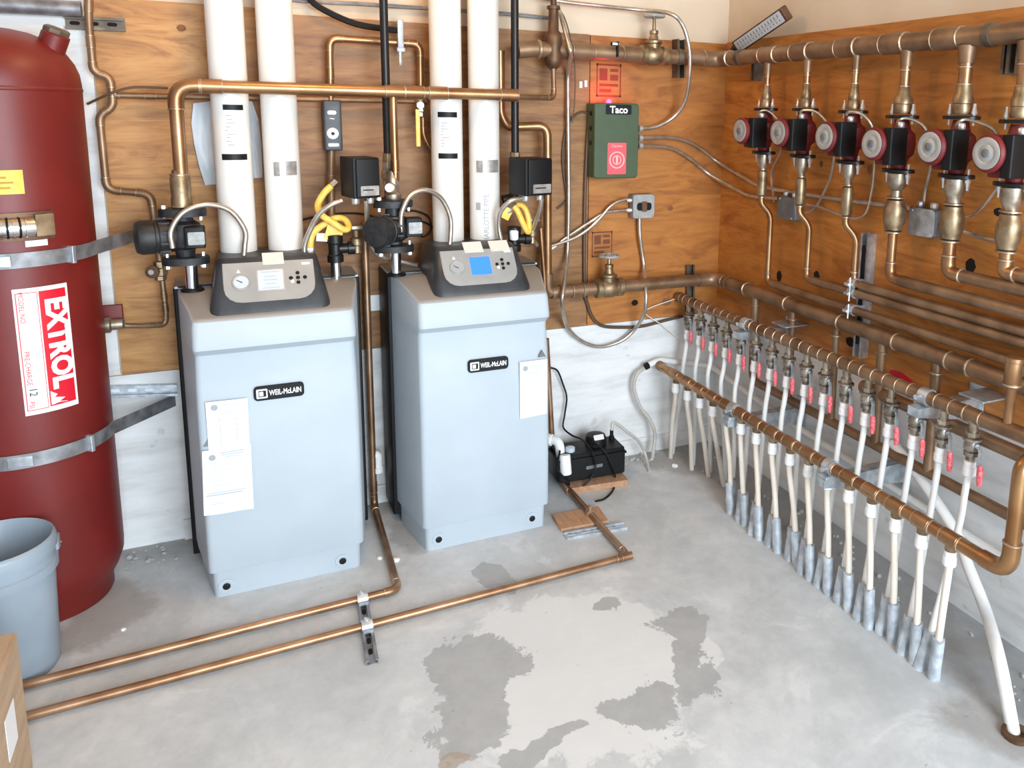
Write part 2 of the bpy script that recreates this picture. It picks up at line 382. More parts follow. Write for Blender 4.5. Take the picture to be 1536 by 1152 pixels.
def pipe_run(name, label, pts, r, m=copper, rings=None, parent=None, cat='pipe', seg=14, bend=2.6, group=None, elbows=True, root=None):
    """soldered copper run: straight pipe, each elbow a fitting of its own, bright solder joints"""
    pts = [V(p) for p in pts]
    t = root or thing(name, label, cat, tuple(pts[0]), group)
    path, arcs = fillet(pts, r*bend)
    put('pipe', G().sweep(path, r, seg), m, t)
    for arc, d1, d2, ang in arcs:
        if not elbows or ang < 0.3: continue
        a, b = arc[0]+d1*r*0.9, arc[-1]+d2*r*0.9
        put('elbow', G().sweep([a]+arc+[b], r*1.13, seg), m, t)
        put('solder_joint', ring_g(a, d1, r*1.1, r*0.24, 1.07), solder, t); put('solder_joint', ring_g(b, d2, r*1.1, r*0.24, 1.07), solder, t)
    for q in rings or []:
        i, f = q[:2]; p = pts[i].lerp(pts[i+1], f); put('coupling', G().lathe([(r*1.0, -r*1.5), (r*1.13, -r*1.45), (r*1.13, r*1.45), (r*1.0, r*1.5)], p, pts[i+1]-pts[i], seg), m, t)
        d = (pts[i+1]-pts[i]).normalized(); put('solder_joint', ring_g(p-d*r*1.55, d, r*1.08, r*0.2, 1.07), solder, t); put('solder_joint', ring_g(p+d*r*1.55, d, r*1.08, r*0.2, 1.07), solder, t)
    return t
def cable(name, label, pts, r, m, cat='cable', group=None, seg=8, n=8, parent=None):
    g = G().sweep(smooth_path(pts, n), r, seg)
    if parent is not None: return put(name, g, m, parent, label)
    return single(name, g, m, label, cat, group)

# ================================================================== the room
wall_grey = mat('wall_grey', (0.34,0.35,0.37), 0.8, 0, (0.42,0.43,0.45), 3)
TOPB, BOT = 1.866, 0.638
XL = -3.3
def slab(a, b, name, m, parent=None):
    a, b = V(a), V(b); c = (a+b)/2; s = b-a
    return struct(name, G().box(c, abs(s.x), abs(s.y), abs(s.z)), m, parent)
floor = slab((XL-0.2, -6.2, -0.12), (0.12, 0.12, 0.0), 'floor', floor_m)
wb = slab((XL, 0.013, 0), (0.12, 0.12, 2.6), 'wall_back', beige_w)
wr = slab((0.013, -5.2, 0), (0.12, 0.013, 2.6), 'wall_right', beige_w)
slab((XL, -3.4, 2.6), (0.12, 0.12, 2.68), 'ceiling', beige_w)  # unseen ceiling, added to cut sky light on the upper walls
slab((XL-.08, -5.2, 0), (XL, 0.12, 2.6), 'unseen_wall_left', wall_grey)  # unseen wall, added to block side light and warm bounce
# lower white boards
slab((XL, 0.002, 0.0), (0.013, 0.013, BOT-0.003), 'white_board', wall_white, wb)
slab((0.002, -5.2, 0.0), (0.013, 0.002, BOT-0.003), 'white_board', wall_white, wr)
# plywood sheets (joints show as thin gaps)
for (x0, x1, z1, mm) in ((-2.392, -1.862, TOPB+0.014, ply_a), (-1.858, -0.667, TOPB, ply_b), (-0.663, 0.012, TOPB-0.002, ply_c)):
    slab((x0, 0.0, BOT), (x1, 0.013, z1), 'plywood_sheet', mm, wb)
for (y0, y1) in ((-2.438, 0.0), (-3.7, -2.442)):
    slab((0.0, y0, BOT), (0.013, y1, TOPB+0.004), 'plywood_sheet', ply_d, wr)
slab((XL, 0.0, 0.642), (-2.397, 0.013, 2.1), 'white_board', wall_white, wb)
slab((-2.245, -0.010, 0.0), (-0.02, 0.0015, 0.075), 'baseboard_back', wall_white)
# torn blue-white plastic film behind the first vent pipes
def film(px, d, nm, par):
    rows = []
    for a, b in px:
        A, B = on_back(*a, d), on_back(*b, d)
        rows.append([A.lerp(B, k/6)+Y*0.006*math.sin(k*1.9+len(rows)*1.3) for k in range(7)])
    g = G().loft(rows, False, False, False); return g
film_t = thing('plastic_film', 'loose blue-white plastic film pinned to plywood behind first two vent pipes', 'film', tuple(on_back(335, 270, .012)))
put('film_sheet', film([((290,155),(330,150)), ((287,185),(330,185)), ((291,215),(332,215)), ((299,250),(334,250)), ((308,278),(337,275))], .014, 'f', film_t), bluefilm, film_t)
put('film_sheet', film([((365,150),(378,152)), ((368,190),(388,180)), ((372,225),(392,215)), ((378,268),(394,266))], .014, 'f', film_t), bluefilm, film_t)
# knots and drilled holes (dark openings in the plywood)
def hole(p, n, rx, ry, m, nm, par):
    u = X if abs(n.y) > .5 else Y; g = G(); pts = [(rx*math.cos(2*PI*k/14)*(1+.12*math.sin(3*k)), ry*math.sin(2*PI*k/14)) for k in range(14)]
    vv = Z if n.y < -.5 else -Z
    uu = X if n.y < -.5 else Y
    put(nm, g.prism(pts, p+n*0.0, uu, Z if n.y < -.5 else -Z, 0.0012), m, par)
for px, py, r in ((952,454,.016), ):
    hole(on_back(px, py, 0.0), -Y, r, r*.85, knotm, 'drilled_hole', wb)
for px, py, r in ((1000,453,.024), (1005,312,.015), (272,42,.014), (930,540-85,.001)):
    if r > .01: hole(on_back(px, py, 0.0), -Y, r, r*.8, knotb, 'knot', wb)
for px, py, r, s in ((1169,414,.016,1.4), (1225,414,.016,1.3), (1456,399,.018,1.35), (1276,513,.024,.75), (1305,254,.012,1.5), (1232,246,.010,1.3), (1498,318,.016,.8)):
    hole(on_right(px, py, 0.0), -X, r, r*s, knotm if r > .0125 else knotb, 'drilled_hole', wr)
# red paint splash on the right sheet
g = G(); q = on_right(1349, 570, 0.0012)
g.prism([(0.055*math.cos(2*PI*k/16)*(1+.3*math.sin(5*k)), 0.030*math.sin(2*PI*k/16)) for k in range(16)], q+X*0.001, Y, -Z, 0.001); put('red_paint_mark', g, redlabel, wr)
# stencil stamps on the plywood
def stamp(px0, px1, m, d=0.0006):
    a, b = on_back(*px0, d), on_back(*px1, d); w, h = b.x-a.x, a.z-b.z; g = G()
    def bar(x0, y0, x1, y1): g.box((a.x+w*(x0+x1)/2, -d, a.z-h*(y0+y1)/2), w*(x1-x0), 0.0008, h*(y1-y0))
    bar(0,0,1,.06); bar(0,.94,1,1); bar(0,0,.05,1); bar(.95,0,1,1); bar(.12,.14,.44,.5); bar(.55,.14,.88,.24); bar(.55,.32,.88,.5); bar(.12,.6,.88,.68); bar(.12,.76,.6,.86)
    return g
put('stencil_stamp', stamp((895,95), (931,146), stampred), stampred, wb)
put('stencil_stamp', stamp((888,348), (918,384), stampbrown), stampbrown, wb)
put('staple_tab', G().box(on_back(871,127,.003), .012, .006, .026), white_l, wb); put('staple_tab', G().box(on_back(878.5,125.5,.003), .012, .006, .026), white_l, wb)

# ================================================================== red expansion tank
TC = V((-2.62, -0.22, 0)); TR = 0.2165
tank = thing('expansion_tank', 'tall dark red steel expansion tank strapped to the wall beside plywood', 'tank', (TC.x, TC.y, 0))
prof = [(0.175,0.0),(0.18,0.01),(0.18,0.05),(0.20,0.085),(0.2145,0.125),(TR,0.16),(TR,1.60)]
for k in range(1, 9):
    a = k/8*PI/2; prof.append((TR*math.cos(a)**0.8 if k < 8 else 0.001, 1.60+0.155*math.sin(a)))
put('shell', G().lathe(prof, TC, Z, 48), redpaint, tank)
put('weld_seam', G().lathe([(TR,-.006),(TR+.002,-.003),(TR+.002,.003),(TR,.006)], TC+Z*1.585, Z, 48), redpaint, tank)
nz = on_back(84, 70, 0.25); put('top_nozzle', G().lathe([(.036,-.05),(.036,.036),(.031,.040)], nz+V((-.01,0,.0)), V((.35,-.1,.9)), 12), redpaint, tank)
put('nozzle_cap', G().lathe([(.033,0),(.034,.003),(.034,.014),(.028,.018)], nz+V((.002,0,.036)), V((.35,-.1,.9)), 8), steel_dk, tank)
def tp(ang, z, e=0.0): a = math.radians(ang); return V((TC.x+(TR+e)*math.cos(a), TC.y+(TR+e)*math.sin(a), z))
def patch(a0, a1, z0, z1, e=0.0015, n=12, skew=0.0):
    rows = []
    for zz, ee in ((z0, 0), (z0, e), (z1, e), (z1, 0)):
        sk = skew*(1 if zz == z1 else 0)
        rows.append([tp(a0+(a1-a0)*k/n+sk, zz, ee) for k in range(n+1)])
    return G().loft(rows, False, False, False)
decal = put('decal', patch(-80, -44.6, 0.675, 1.04, 0.0012), white_l, tank, 'white and red lettered decal')
put('red_field', patch(-64.3, -46.3, 0.690, 1.028, 0.0018), redlabel, decal)
for a0, a1, z0, z1 in ((-78.6,-78.0,.69,1.026), (-65.6,-65.2,.69,1.026), (-78.6,-65.2,.688,.690), (-78.6,-65.2,1.026,1.028)): put('red_rule', patch(a0, a1, z0, z1, .0018, 3), redlabel, decal)
def ontank(ang0, z0, e=0.0026):
    return lambda x, y: tp(ang0+math.degrees(y/TR), z0-x, e)
text('EXTROL', 0.074, white_l, (0,0,0), X, Y, decal, bold=0.0035, width=0.265, fn=ontank(-54.4, 0.872))
text('MODEL NO.', 0.017, redlabel, (0,0,0), X, Y, decal, fn=ontank(-75.5, 0.985))
text('PRE-CHARGE', 0.017, redlabel, (0,0,0), X, Y, decal, fn=ontank(-75.5, 0.812))
text('12', 0.026, blackp, (0,0,0), X, Y, decal, fn=ontank(-74, 0.742))
text('PSI', 0.017, redlabel, (0,0,0), X, Y, decal, fn=ontank(-75.5, 0.705))
g = G(); g.v = [tuple(tp(a, z, .0024)) for a, z in ((-63.5,.735),(-59,.722),(-61,.715),(-54,.708),(-58,.700),(-52,.694),(-63.5,.694))]; g.f = [tuple(range(7))]; put('white_peak', g, white_l, decal)
put('warning_sticker', patch(-92, -66, 1.302, 1.367, .0012), yellow_l, tank, 'yellow sticker with faded print')
g = G()
for k, (a0, a1) in enumerate(((-88,-76), (-85,-72), (-88,-74))):
    g2 = patch(a0, a1, 1.345-k*.014, 1.350-k*.014, .0018, 4); n = len(g.v); g.v += g2.v; g.f += [tuple(i+n for i in f) for f in g2.f]
put('sticker_print', g, mat('print_ochre', (0.45,0.24,0.02), .6), tank)
put('small_sticker', patch(-69, -55, 1.155, 1.172, .0012), white_l, tank, 'small white oval sticker')
# charging valve and nameplate bracket
br = put('nameplate_bracket', patch(-95, -51, 1.175, 1.252, .010), bronze, tank, 'tarnished metal bracket')
put('chrome_barrel', G().sweep([tp(-92+k*4, 1.212, .014) for k in range(8)], .027, 12), chrome, br)
for k in range(7): put('barrel_ring', G().lathe([(.027,-.003),(.0295,-.002),(.0295,.002),(.027,.003)], tp(-88+k*3.2, 1.212, .014), tp(-87+k*3.2,1.2)-tp(-89+k*3.2,1.2), 12), blackp if k % 2 else chrome, br)
put('bracket_block', patch(-63, -52, 1.185, 1.245, .022), brass, br)
# side outlet
so = on_back(176, 476, .12)
put('outlet_tab', G().box(so+V((-.02,0,.008)), .075, .012, .07, .004), redpaint, tank)
put('outlet_fitting', G().lathe([(.022,-.05),(.026,-.045),(.026,-.005),(.018,0),(.018,.03),(.012,.035)], on_back(168, 487, .145), X, 12), brass_lt, tank)
# straps
def strap(z, anc, lab, grp):
    # round the tank, then straight to the wall
    aend = -10.0; pts = []; a = -175
    while a <= aend: pts.append(tp(a, z, .003)); a += 5
    e = V((anc.x, -0.004, anc.z)); p0 = pts[-1]
    for k in range(1, 7): pts.append(p0.lerp(e, k/6))
    h = .021; rows = []
    for p in pts:
        n = V((p.x-TC.x, p.y-TC.y, 0)).normalized(); rows.append([p-Z*h, p-Z*h+n*.003, p+Z*h+n*.003, p+Z*h])
    t = thing('tank_strap', lab, 'strap', tuple(e), grp)
    put('band', G().loft(rows), galv_dk, t)
    b = tp(-40, z, .006); put('clip', G().box(b, .012, .028, .05, .002, Matrix.Rotation(math.radians(50), 3, 'Z')), galv, t)
    c = tp(-86, z, .006); put('clip', G().box(c, .06, .006, .03, .002), galv, t)
    put('screw_head', G().lathe([(.008,0),(.007,.004),(.002,.006)], e+V((-.02,-.004,0)), -Y, 8), zinc, t)
    return t
strap(1.12, on_back(222,347), 'upper grey steel strap round the red tank above the decal', 'tank straps')
strap(0.545, on_back(262,600), 'lower grey steel strap round the red tank below the decal', 'tank straps')
# slotted strut on the wall behind the lower strap
def strut(name, label, a, b, up, out, w=.041, d=.021, m=galv, slots=True, cat='channel', group=None, par=None):
    a, b, up, out = V(a), V(b), V(up), V(out); L = (b-a).normalized(); t = .003
    r = par if par is not None else thing(name, label, cat, tuple(a), group)
    sec = [(-w/2,0),(-w/2,d),(-w/2+.009,d),(-w/2+.009,d-t),(-w/2+t,d-t),(-w/2+t,t),(w/2-t,t),(w/2-t,d-t),(w/2-.009,d-t),(w/2-.009,d),(w/2,d),(w/2,0)]
    rows = [[p+up*s[0]+out*s[1] for s in sec] for p in (a, b)]
    put('channel', G().loft(rows), m, r)
    if slots:
        n = max(1, int((b-a).length/.05)); g = G()
        for k in range(n): g.prism(rrect(.028,.012,.006,3), a+L*(.025+.05*k)+out*(t+.0004), L, up*(1 if L.cross(up).dot(out) > 0 else -1), .0006)
        put('slot_openings', g, knotm if m is not galv else white_l, r)['kind'] = 'stuff'
    return r
strut('slotted_channel', 'slotted metal channel fixed to white wall behind the left boiler', on_back(160,586,.0), on_back(266,583,.0), Z, -Y)
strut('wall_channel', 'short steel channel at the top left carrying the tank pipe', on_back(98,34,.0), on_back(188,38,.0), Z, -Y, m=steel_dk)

# ================================================================== boilers
def boiler(cx, nm):
    """floor boiler: tapered grey jacket, inset base, black rear casing, charcoal control hood"""
    hf, hr, yf, yr, zt, ztr = .232, .276, -.462, -.20, .907, .963
    t = thing('boiler', nm['label'], 'boiler', (cx, -.25, 0), 'floor standing boilers')
    def topz(y): return min(ztr, zt+(y-yf)*(ztr-zt)/(.20))
    def half(hfk, yfk, ins=0.0):
        pts = [(hr-ins, yr), (hr-ins-.008, yr-.07), (hfk+.016, yfk+.075)]
        for k in range(5):
            a = k/4*PI/2; r = .015; pts.append((hfk-r+r*math.cos(a)+.004*(1-k/4), yfk+r-r*math.sin(a)))
        return pts
    def row(z, yfk, hfk, top=False, ins=0.0):
        h = half(hfk, yfk, ins); full = [(-x, y) for x, y in h]+[(x, y) for x, y in reversed(h)]
        return [V((cx+x, y, (topz(y)+z) if top else z)) for x, y in full]
    rows = [row(.094, yf, hf), row(.097, yf-.001, hf), row(.40, yf, hf), row(.58, yf+.003, hf), row(.70, yf+.012, hf-.001), row(.785, yf+.023, hf-.003), row(.800, yf+.021, hf-.003), row(.822, yf-.006, hf), row(.832, yf-.006, hf), row(-.018, yf+.006, hf-.002, True), row(-.005, yf+.011, hf-.005, True), row(0, yf+.020, hf-.012, True, .008)]
    g = G().loft(rows, True, False); n = len(rows[0]); b = len(g.v)-n
    for i in range(n//2-1): g.f.append((b+i, b+i+1, b+n-2-i, b+n-1-i))
    put('jacket', g, boiler_m, t, angle=30)
    # base plinth
    rows = [row(0.0, yf+.016, hf-.012, False, .014), row(.089, yf+.013, hf-.010, False, .012)]
    put('base_shadow_strip', G().loft([row(.088, yf+.020, hf-.016, False, .018), row(.0945, yf+.020, hf-.016, False, .018)]), blackp, t)  # black strip painting the shade in the seam above the base
    base = put('base', G().loft(rows), boiler_m, t)
    for px, py in nm['plugs']:
        p = at(px, py, 1, yf+.014); put('plug_ring', G().lathe([(.024,0),(.024,.002),(.019,.0035),(.014,.002)], p, -Y, 18), boiler_m, base)
        put('plug', G().lathe([(.0115,0),(.0115,.004),(.009,.005)], p, -Y, 14), blackp, base)
    put('rear_casing', G().box((cx, -.112, .497), .578, .164, .93, .006), blackp, t)
    put('rear_top', G().box((cx, -.112, .966), .570, .166, .008, .003), boiler_m, t)
    g = G(); g.box((cx-.2, -.193, .968), .15, .006, .006); g.box((cx+.2, -.193, .968), .15, .006, .006); put('top_seam', g, blackp, t)
    # hood
    hx = nm['hx']; rows = []
    for z, w, y0, y1, r in ((.895,.352,-.432,-.09,.03), (.935,.348,-.424,-.09,.03), (1.035,.312,-.345,-.10,.03), (1.062,.300,-.318,-.11,.028), (1.072,.285,-.303,-.12,.02)):
        rows.append([V((hx+p[0], (y0+y1)/2+p[1], z)) for p in rrect(w, y1-y0, r, 5)])
    hood = put('control_hood', G().loft(rows), hood_m, t, 'charcoal control hood')
    O = V((hx, -.4275, .915)); S = V((0, .106, .140)).normalized(); N = X.cross(S)
    def F(u, v, w=0.0): return O+X*u+S*v+N*w
    pl = [(-.134,.176),(-.134,.085)]+[(-.134+.05-.05*math.cos(a), .085-.05*math.sin(a)) for a in (PI/8*1, PI/8*2, PI/8*3, PI/2)]+[(.134-.05+.05*math.sin(a), .085-.05*math.cos(a)) for a in (0, PI/8, PI/4, PI/8*3)]+[(.134,.085),(.134,.176)]
    plate = put('control_plate', G().prism(pl, F(0,0,.0), X, S, .009, .002), plate_m, hood)
    W = .0092
    gg = put('pressure_gauge', G().lathe([(.026,0),(.027,.003),(.025,.005),(.022,.004)], F(-.083,.105,W-.001), N, 22), silver, hood)
    # third level is the limit: dials, buttons sit beside the plate under the hood
    put('gauge_face', G().lathe([(.021,0),(.021,.001)], F(-.083,.105,W+.003), N, 20), screen_off if not nm['lit'] else grey_l, hood)
    put('gauge_needle', G().prism([(-.0015,-.004),(.0015,-.004),(.0008,.016),(-.0008,.016)], F(-.083,.105,W+.0045), (X*.5+S*.8).normalized(), (S*.5-X*.8).normalized(), .0006), blackp, hood)
    put('screen_bezel', G().prism(rrect(.082,.078,.004,3), F(.002,.108,W-.001), X, S, .002), silver, hood)
    sc = put('display_screen', G().prism(rrect(.074,.070,.003,3), F(.002,.108,W+.0004), X, S, .0016), screen_on if nm['lit'] else screen_off, hood, 'lit blue display' if nm['lit'] else 'pale unlit display')
    if not nm['lit']:
        g = G()
        for k, (w, y) in enumerate(((.055,.136), (.035,.12), (.04,.108), (.03,.095), (.05,.080))): g.prism(rrect(w,.003,.001,2), F(.002,y,W+.0021), X, S, .0004)
        put('screen_print', g, ink_b, hood)
    for du, dv in ((0,0), (.021,0), (-.021,0), (0,.017), (0,-.017)):
        put('button', G().lathe([(.0062,0),(.0062,.0025),(.004,.0036)], F(.083+du,.110+dv,W-.0005), N, 10), blackp, hood)
    put('button_mark', G().prism(rrect(.010,.012,.004,3), F(.066,.098,W-.0004), X, S, .0008), white_l, hood)
    put('gauge_mark', G().prism([(-.006,-.005),(.006,-.005),(0,.007)], F(-.089,.145,W-.0004), X, S, .0008), white_l, hood)
    put('corner_mark', G().prism(rrect(.026,.008,.003,3), F(.110,.160,W-.0004), X, S, .0008), white_l, hood)
    # badge
    a, b2 = at(*nm['badge'][0], 1, yf-.001), at(*nm['badge'][1], 1, yf-.001); c = (a+b2)/2; c.y = yf+.0055
    bd = put('badge', G().prism(rrect(.146,.046,.012,5), c, X, Z, .0075, .002), blackp, t, 'black name badge with white lettering')
    put('badge_emblem', G().prism(rrect(.032,.030,.002,2), c+V((-.050,-.0070,0)), X, Z, .001), white_l, bd)
    put('badge_emblem_inner', G().prism(rrect(.022,.020,.001,2), c+V((-.049,-.0080,0)), X, Z, .0006), blackp, bd)
    put('badge_emblem_inner', G().prism(rrect(.012,.014,.001,2), c+V((-.052,-.0086,0)), X, Z, .0004), white_l, bd)
    text('WEIL-McLAIN', .0245, white_l, c+V((.018,-.0075,-.0005)), X, Z, bd, bold=.0006, width=.094)
    p = at(*nm['tri'], 1, yf-.0005); p.x += .014 if cx < -1.6 else -.014; put('warning_triangle', G().prism([(-.014,-.011),(.014,-.011),(0,.014)], p+V((0,.003,0)), X, Z, .0055), boxgrey, t)
    return t, F, hood
b1, F1, hood1 = boiler(-1.922, dict(label='left grey floor boiler with unlit pale display and two papers on front', plugs=((340,879),(514,841)), hx=-1.930, lit=False, dark=False, badge=((381,592),(456,583)), tri=(305,665)))
b2, F2, hood2 = boiler(-1.250, dict(label='right grey floor boiler with lit blue display beside black pump', plugs=((658,809),(798,777.5)), hx=-1.245, lit=True, dark=True, badge=((702,551),(763,543)), tri=(818.5,530)))

# papers taped on the fronts
def sheet(name, label, px, d, lines, group=None, curl=.004):
    P = [at(*q, 1, -.462-d) for q in px]; t = thing(name, label, 'paper', tuple(P[3]), group)
    rows = []
    for j in range(9):
        A, B = P[0].lerp(P[3], j/8), P[1].lerp(P[2], j/8)
        rows.append([A.lerp(B, i/6)+V((0, -curl*(0.3+.7*math.sin(i/6*PI+.6)**2*(j/8)**2), 0)) for i in range(7)])
    back = [[p+V((0,.0007,0)) for p in r] for r in rows]
    g = G().loft(rows, False, False, False).loft(back, False, False, False); put('sheet', g, paper_m, t)
    def pt(u, v):
        A, B = P[0].lerp(P[3], v), P[1].lerp(P[2], v); return A.lerp(B, u)+V((0, -curl*(0.3+.7*math.sin(u*PI+.6)**2*v**2)-.0012, 0))
    g = G()
    for (u0, u1, v, h) in lines:
        seg = 5
        for k in range(seg):
            a, b = u0+(u1-u0)*k/seg, u0+(u1-u0)*(k+1)/seg; g.quad(pt(a, v+h), pt(b, v+h), pt(b, v), pt(a, v))
    put('print', g, ink_b, t)['kind'] = 'stuff'
    g = G(); c = pt(.20, .12); g.lathe([(.010,0),(.010,.0004)], c, -Y, 10); put('letterhead_emblem', g, grey_l, t)
    return t
rl = random.Random(3)
sheet('paper_form', 'white printed form taped below badge on left boiler, upper of two', ((308,604),(371,597),(375,674),(313,676)), .003, [(.36,.85,.08,.012),(.4,.82,.13,.010),(.33,.85,.20,.012),(.2,.9,.25,.01)]+[(.30,.32,.35+.1*k,.08) for k in range(6)]+[(.70,.72,.35+.1*k,.07) for k in range(5)], 'papers on the boilers', .002)
sheet('paper_form', 'white handwritten form with curled edge on left boiler, lower of two', ((303,677),(376,665),(380.5,762),(306,773)), .008, [(.36,.86,.06,.016),(.40,.84,.095,.014),(.45,.7,.13,.012)]+[(rl.uniform(.08,.2), rl.uniform(.3,.7), .2+.045*k, .008) for k in range(9)]+[(.08,.85,.66,.014),(.06,.80,.69,.02),(.15,.45,.83,.01)], 'papers on the boilers', .007)
sheet('paper_form', 'single white printed form taped on right boiler front near edge', ((779.5,543.5),(821,538.5),(820,620),(780,628)), .003, [(.4,.8,.1,.012),(.45,.75,.15,.01),(.3,.85,.2,.012),(.25,.85,.26,.008),(.3,.6,.31,.008)], 'papers on the boilers', .002)
# hang tags on the hoods
def tag_on(px0, px1, z, lab):
    a, b = on_level(*px0, z), on_level(*px1, z); c = (a+b)/2
    t = single('paper_tag', G().box(V((c.x, -.318, 1.0665)), abs(b.x-a.x), .052, .003, 0, Matrix.Rotation(.62, 3, 'X')), creamtag, lab, 'tag', 'tags on the boiler hoods'); return t
tag_on((394,388), (427,388), 1.074, 'cream tag lying on hood of left boiler')
tag_on((694,368), (725,368), 1.074, 'torn cream tag at the middle of right boiler hood')
tag_on((741,370), (773,370), 1.074, 'cream tag at the right end of right boiler hood')

# ================================================================== vent pipes
PY = .155
def vent(px_top, lab, bands, labels, half_z=None):
    p = on_back(px_top, 190, PY); t = thing('vent_pipe', lab, 'pipe', (p.x, -PY, 1.0), 'white vent pipes'); R = .0565
    put('pipe', G().sweep([V((p.x, -PY, .965)), V((p.x, -PY, 2.55))], R, 32), pvc, t)
    def band(z0, z1, a0, a1, m, nm, e=.0012, parent=t):
        rows = []
        for z, ee in ((z0, 0), (z0, e), (z1, e), (z1, 0)):
            rows.append([V((p.x+(R+ee)*math.cos(math.radians(a)), -PY+(R+ee)*math.sin(math.radians(a)), z)) for a in [a0+(a1-a0)*k/14 for k in range(15)]])
        return put(nm, G().loft(rows, False, False, False), m, parent)
    for (py0, py1, a0, a1, m, nm) in bands:
        band(on_back(px_top, py1, PY+.05).z, on_back(px_top, py0, PY+.05).z, a0, a1, m, nm)
    for (py0, py1, a0, a1) in labels:
        z0, z1 = on_back(px_top, py1, PY+.05).z, on_back(px_top, py0, PY+.05).z
        lb = band(z0, z1, a0, a1, white_l, 'pipe_label', .0016)
        rr = random.Random(px_top)
        for k in range(9):
            zz = z1-(z1-z0)*(k+1)/11; aa = a0+3+rr.uniform(0, 8); band(zz-.002, zz+.001, aa, min(a1-3, aa+rr.uniform(8, 26)), grey_l, 'label_print', .0021, lb)
    return t, p
FA = -75
vent(347, 'leftmost white vent pipe with two black tape bands', [(157,165,-112,-50,blackp,'tape_band'), (231,240,-125,-45,blackp,'tape_band')], [(168,228,-112,-62)])
vent(420, 'second white vent pipe from left with two grey tape marks', [(243,264,-120,-101,foilgrey,'tape_mark'), (243,263,-101,-83,white_l,'tape_mark'), (242,263,-83,-42,foilgrey,'tape_mark')], [])
vent(670, 'third white vent pipe from left with two black tape bands', [(168,176,-136,-64,blackp,'tape_band'), (230,238,-136,-64,blackp,'tape_band')], [(180,228,-130,-70)])
t4, p4 = vent(726, 'rightmost white vent pipe with printed line down its side', [(241,259,-137,-112,foilgrey,'tape_mark'), (240,259,-96,-44,foilgrey,'tape_mark'), (304,315,-140,-122,grey_l,'tape_mark')], [])
text('CHARLOTTE PIPE', .026, grey_l, (0,0,0), X, Y, t4, name='pipe_print', fn=lambda x, y: V((p4.x+.0578*math.cos(math.radians(-100)-y/.0565), -PY+.0578*math.sin(math.radians(-100)-y/.0565), 1.145+x)), bold=.0)

# ================================================================== copper headers on the back wall
HY = .245
e0 = on_back(262, 131, HY); hz = 1.608
hx1 = on_back(772, 143, HY).x
pipe_run('boiler_header', 'long horizontal copper header crossing in front of the four vent pipes', [(e0.x, -.245, 1.20), (e0.x, -.245, hz), (hx1+.01, -.245, hz)], .0205, copper, rings=[(1,.09),(1,.60),(1,.66),(1,.735),(1,.97)])
# thin extension to the air separator
a = V((hx1, -.20, hz-.005)); pipe_run('separator_drain', 'thin copper drain from brown air separator to the boiler header', [a, on_back(831,147,.11), on_back(830,103,.11)], .010, copper_dull)
pipe_run('thin_copper_line', 'thin copper line along plywood just below the boiler header', [on_back(172,138,.05), on_back(172,143,.05), on_back(640,152,.05)], .010, copper_dull, rings=[(1,.1)])
# tank feed pipe
pts = [on_back(133,-25,.05), on_back(133,32,.05), on_back(140,108,.05), on_back(165,116,.05), on_back(170,160,.05), on_back(149,173,.05), on_back(160,285,.05), on_back(226,291,.06), on_back(241,400,.08)]
pipe_run('tank_feed_pipe', 'copper pipe zigzagging down plywood beside the red tank', pts, .0115, copper_dull, rings=[(0,.6),(1,.4)])
vt = thing('small_ball_valve', 'small brass valve on the copper pipe left of first black pump', 'valve', tuple(on_back(240,402,.08)))
c = on_back(240,404,.08)
put('body', G().lathe([(.013,.03),(.019,.026),(.019,.008),(.024,.004),(.024,-.018),(.019,-.022),(.019,-.034),(.013,-.038)], c, Z, 8), brass, vt)
put('handwheel', G().lathe([(.008,0),(.008,.02),(.022,.022),(.022,.03),(.006,.032)], c+V((-.012,-.012,0)), V((-.3,-1,0)), 10), bronze, vt)
put('wheel_nut', G().lathe([(.009,0),(.009,.004)], c+V((-.022,-.043,0)), V((-.3,-1,0)), 8), zinc, vt)
pipe_run('tank_connection', 'thin copper line from small valve round to the tank side outlet', [on_back(243,418,.08), on_back(249,470,.09), on_back(248,487,.09), on_back(206,489,.13), on_back(178,488,.145)], .0085, copper_dull, rings=[(0,.5),(0,.85),(2,.5)])
cable('thin_wire', 'thin brown wire hooking over the tank feed pipe', [on_back(131,156,.04), on_back(166,140,.075), on_back(200,131,.06), on_back(252,132,.06)], .004, wire, 'wire')

# upper small loop with switch
pipe_run('gas_train_loop', 'copper loop on plywood rising over the grey switch and across behind the black pipe', [on_back(496,152,.05), on_back(494,57,.05), on_back(630,66,.05), on_back(631,150,.05)], .0125, copper, rings=[(0,.45),(1,.5),(1,.9)])
g = G(); p = on_back(600,60,.06); g.box(p+V((0,-.012,.02)), .022, .006, .10, .002); g.box(p+V((0,-.012,-.035)), .03, .012, .015, .002); g.box(p+V((-.004,-.014,-.065)), .008, .006, .05)
single('pipe_hanger', g, galv_dk, 'small metal hanger clip on copper loop near the black gas pipe', 'hanger')
sw = thing('emergency_switch', 'dark grey switch box with round white dial under copper loop', 'switch', tuple(on_back(498,222,.04)))
c = on_back(498,188,.05); put('housing', G().box(c, .062, .055, .175, .008), switch_grey, sw)
put('dial', G().lathe([(.021,0),(.019,.006),(.007,.007)], c+V((-.002,-.0275,-.028)), -Y, 18), white_l, sw); put('dial_centre', G().lathe([(.006,0),(.006,.003)], c+V((-.002,-.034,-.028)), -Y, 10), blackp, sw)
put('logo_mark', G().prism(rrect(.03,.014,.006,3), c+V((-.002,-.0272,.045)), X, Z, .001), white_l, sw); put('nameplate', G().prism(rrect(.036,.012,.002,2), c+V((0,-.0272,-.068)), X, Z, .001), silver, sw)
text('~', .03, white_l, c+V((-.002,-.0275,.025)), X, Z, sw)
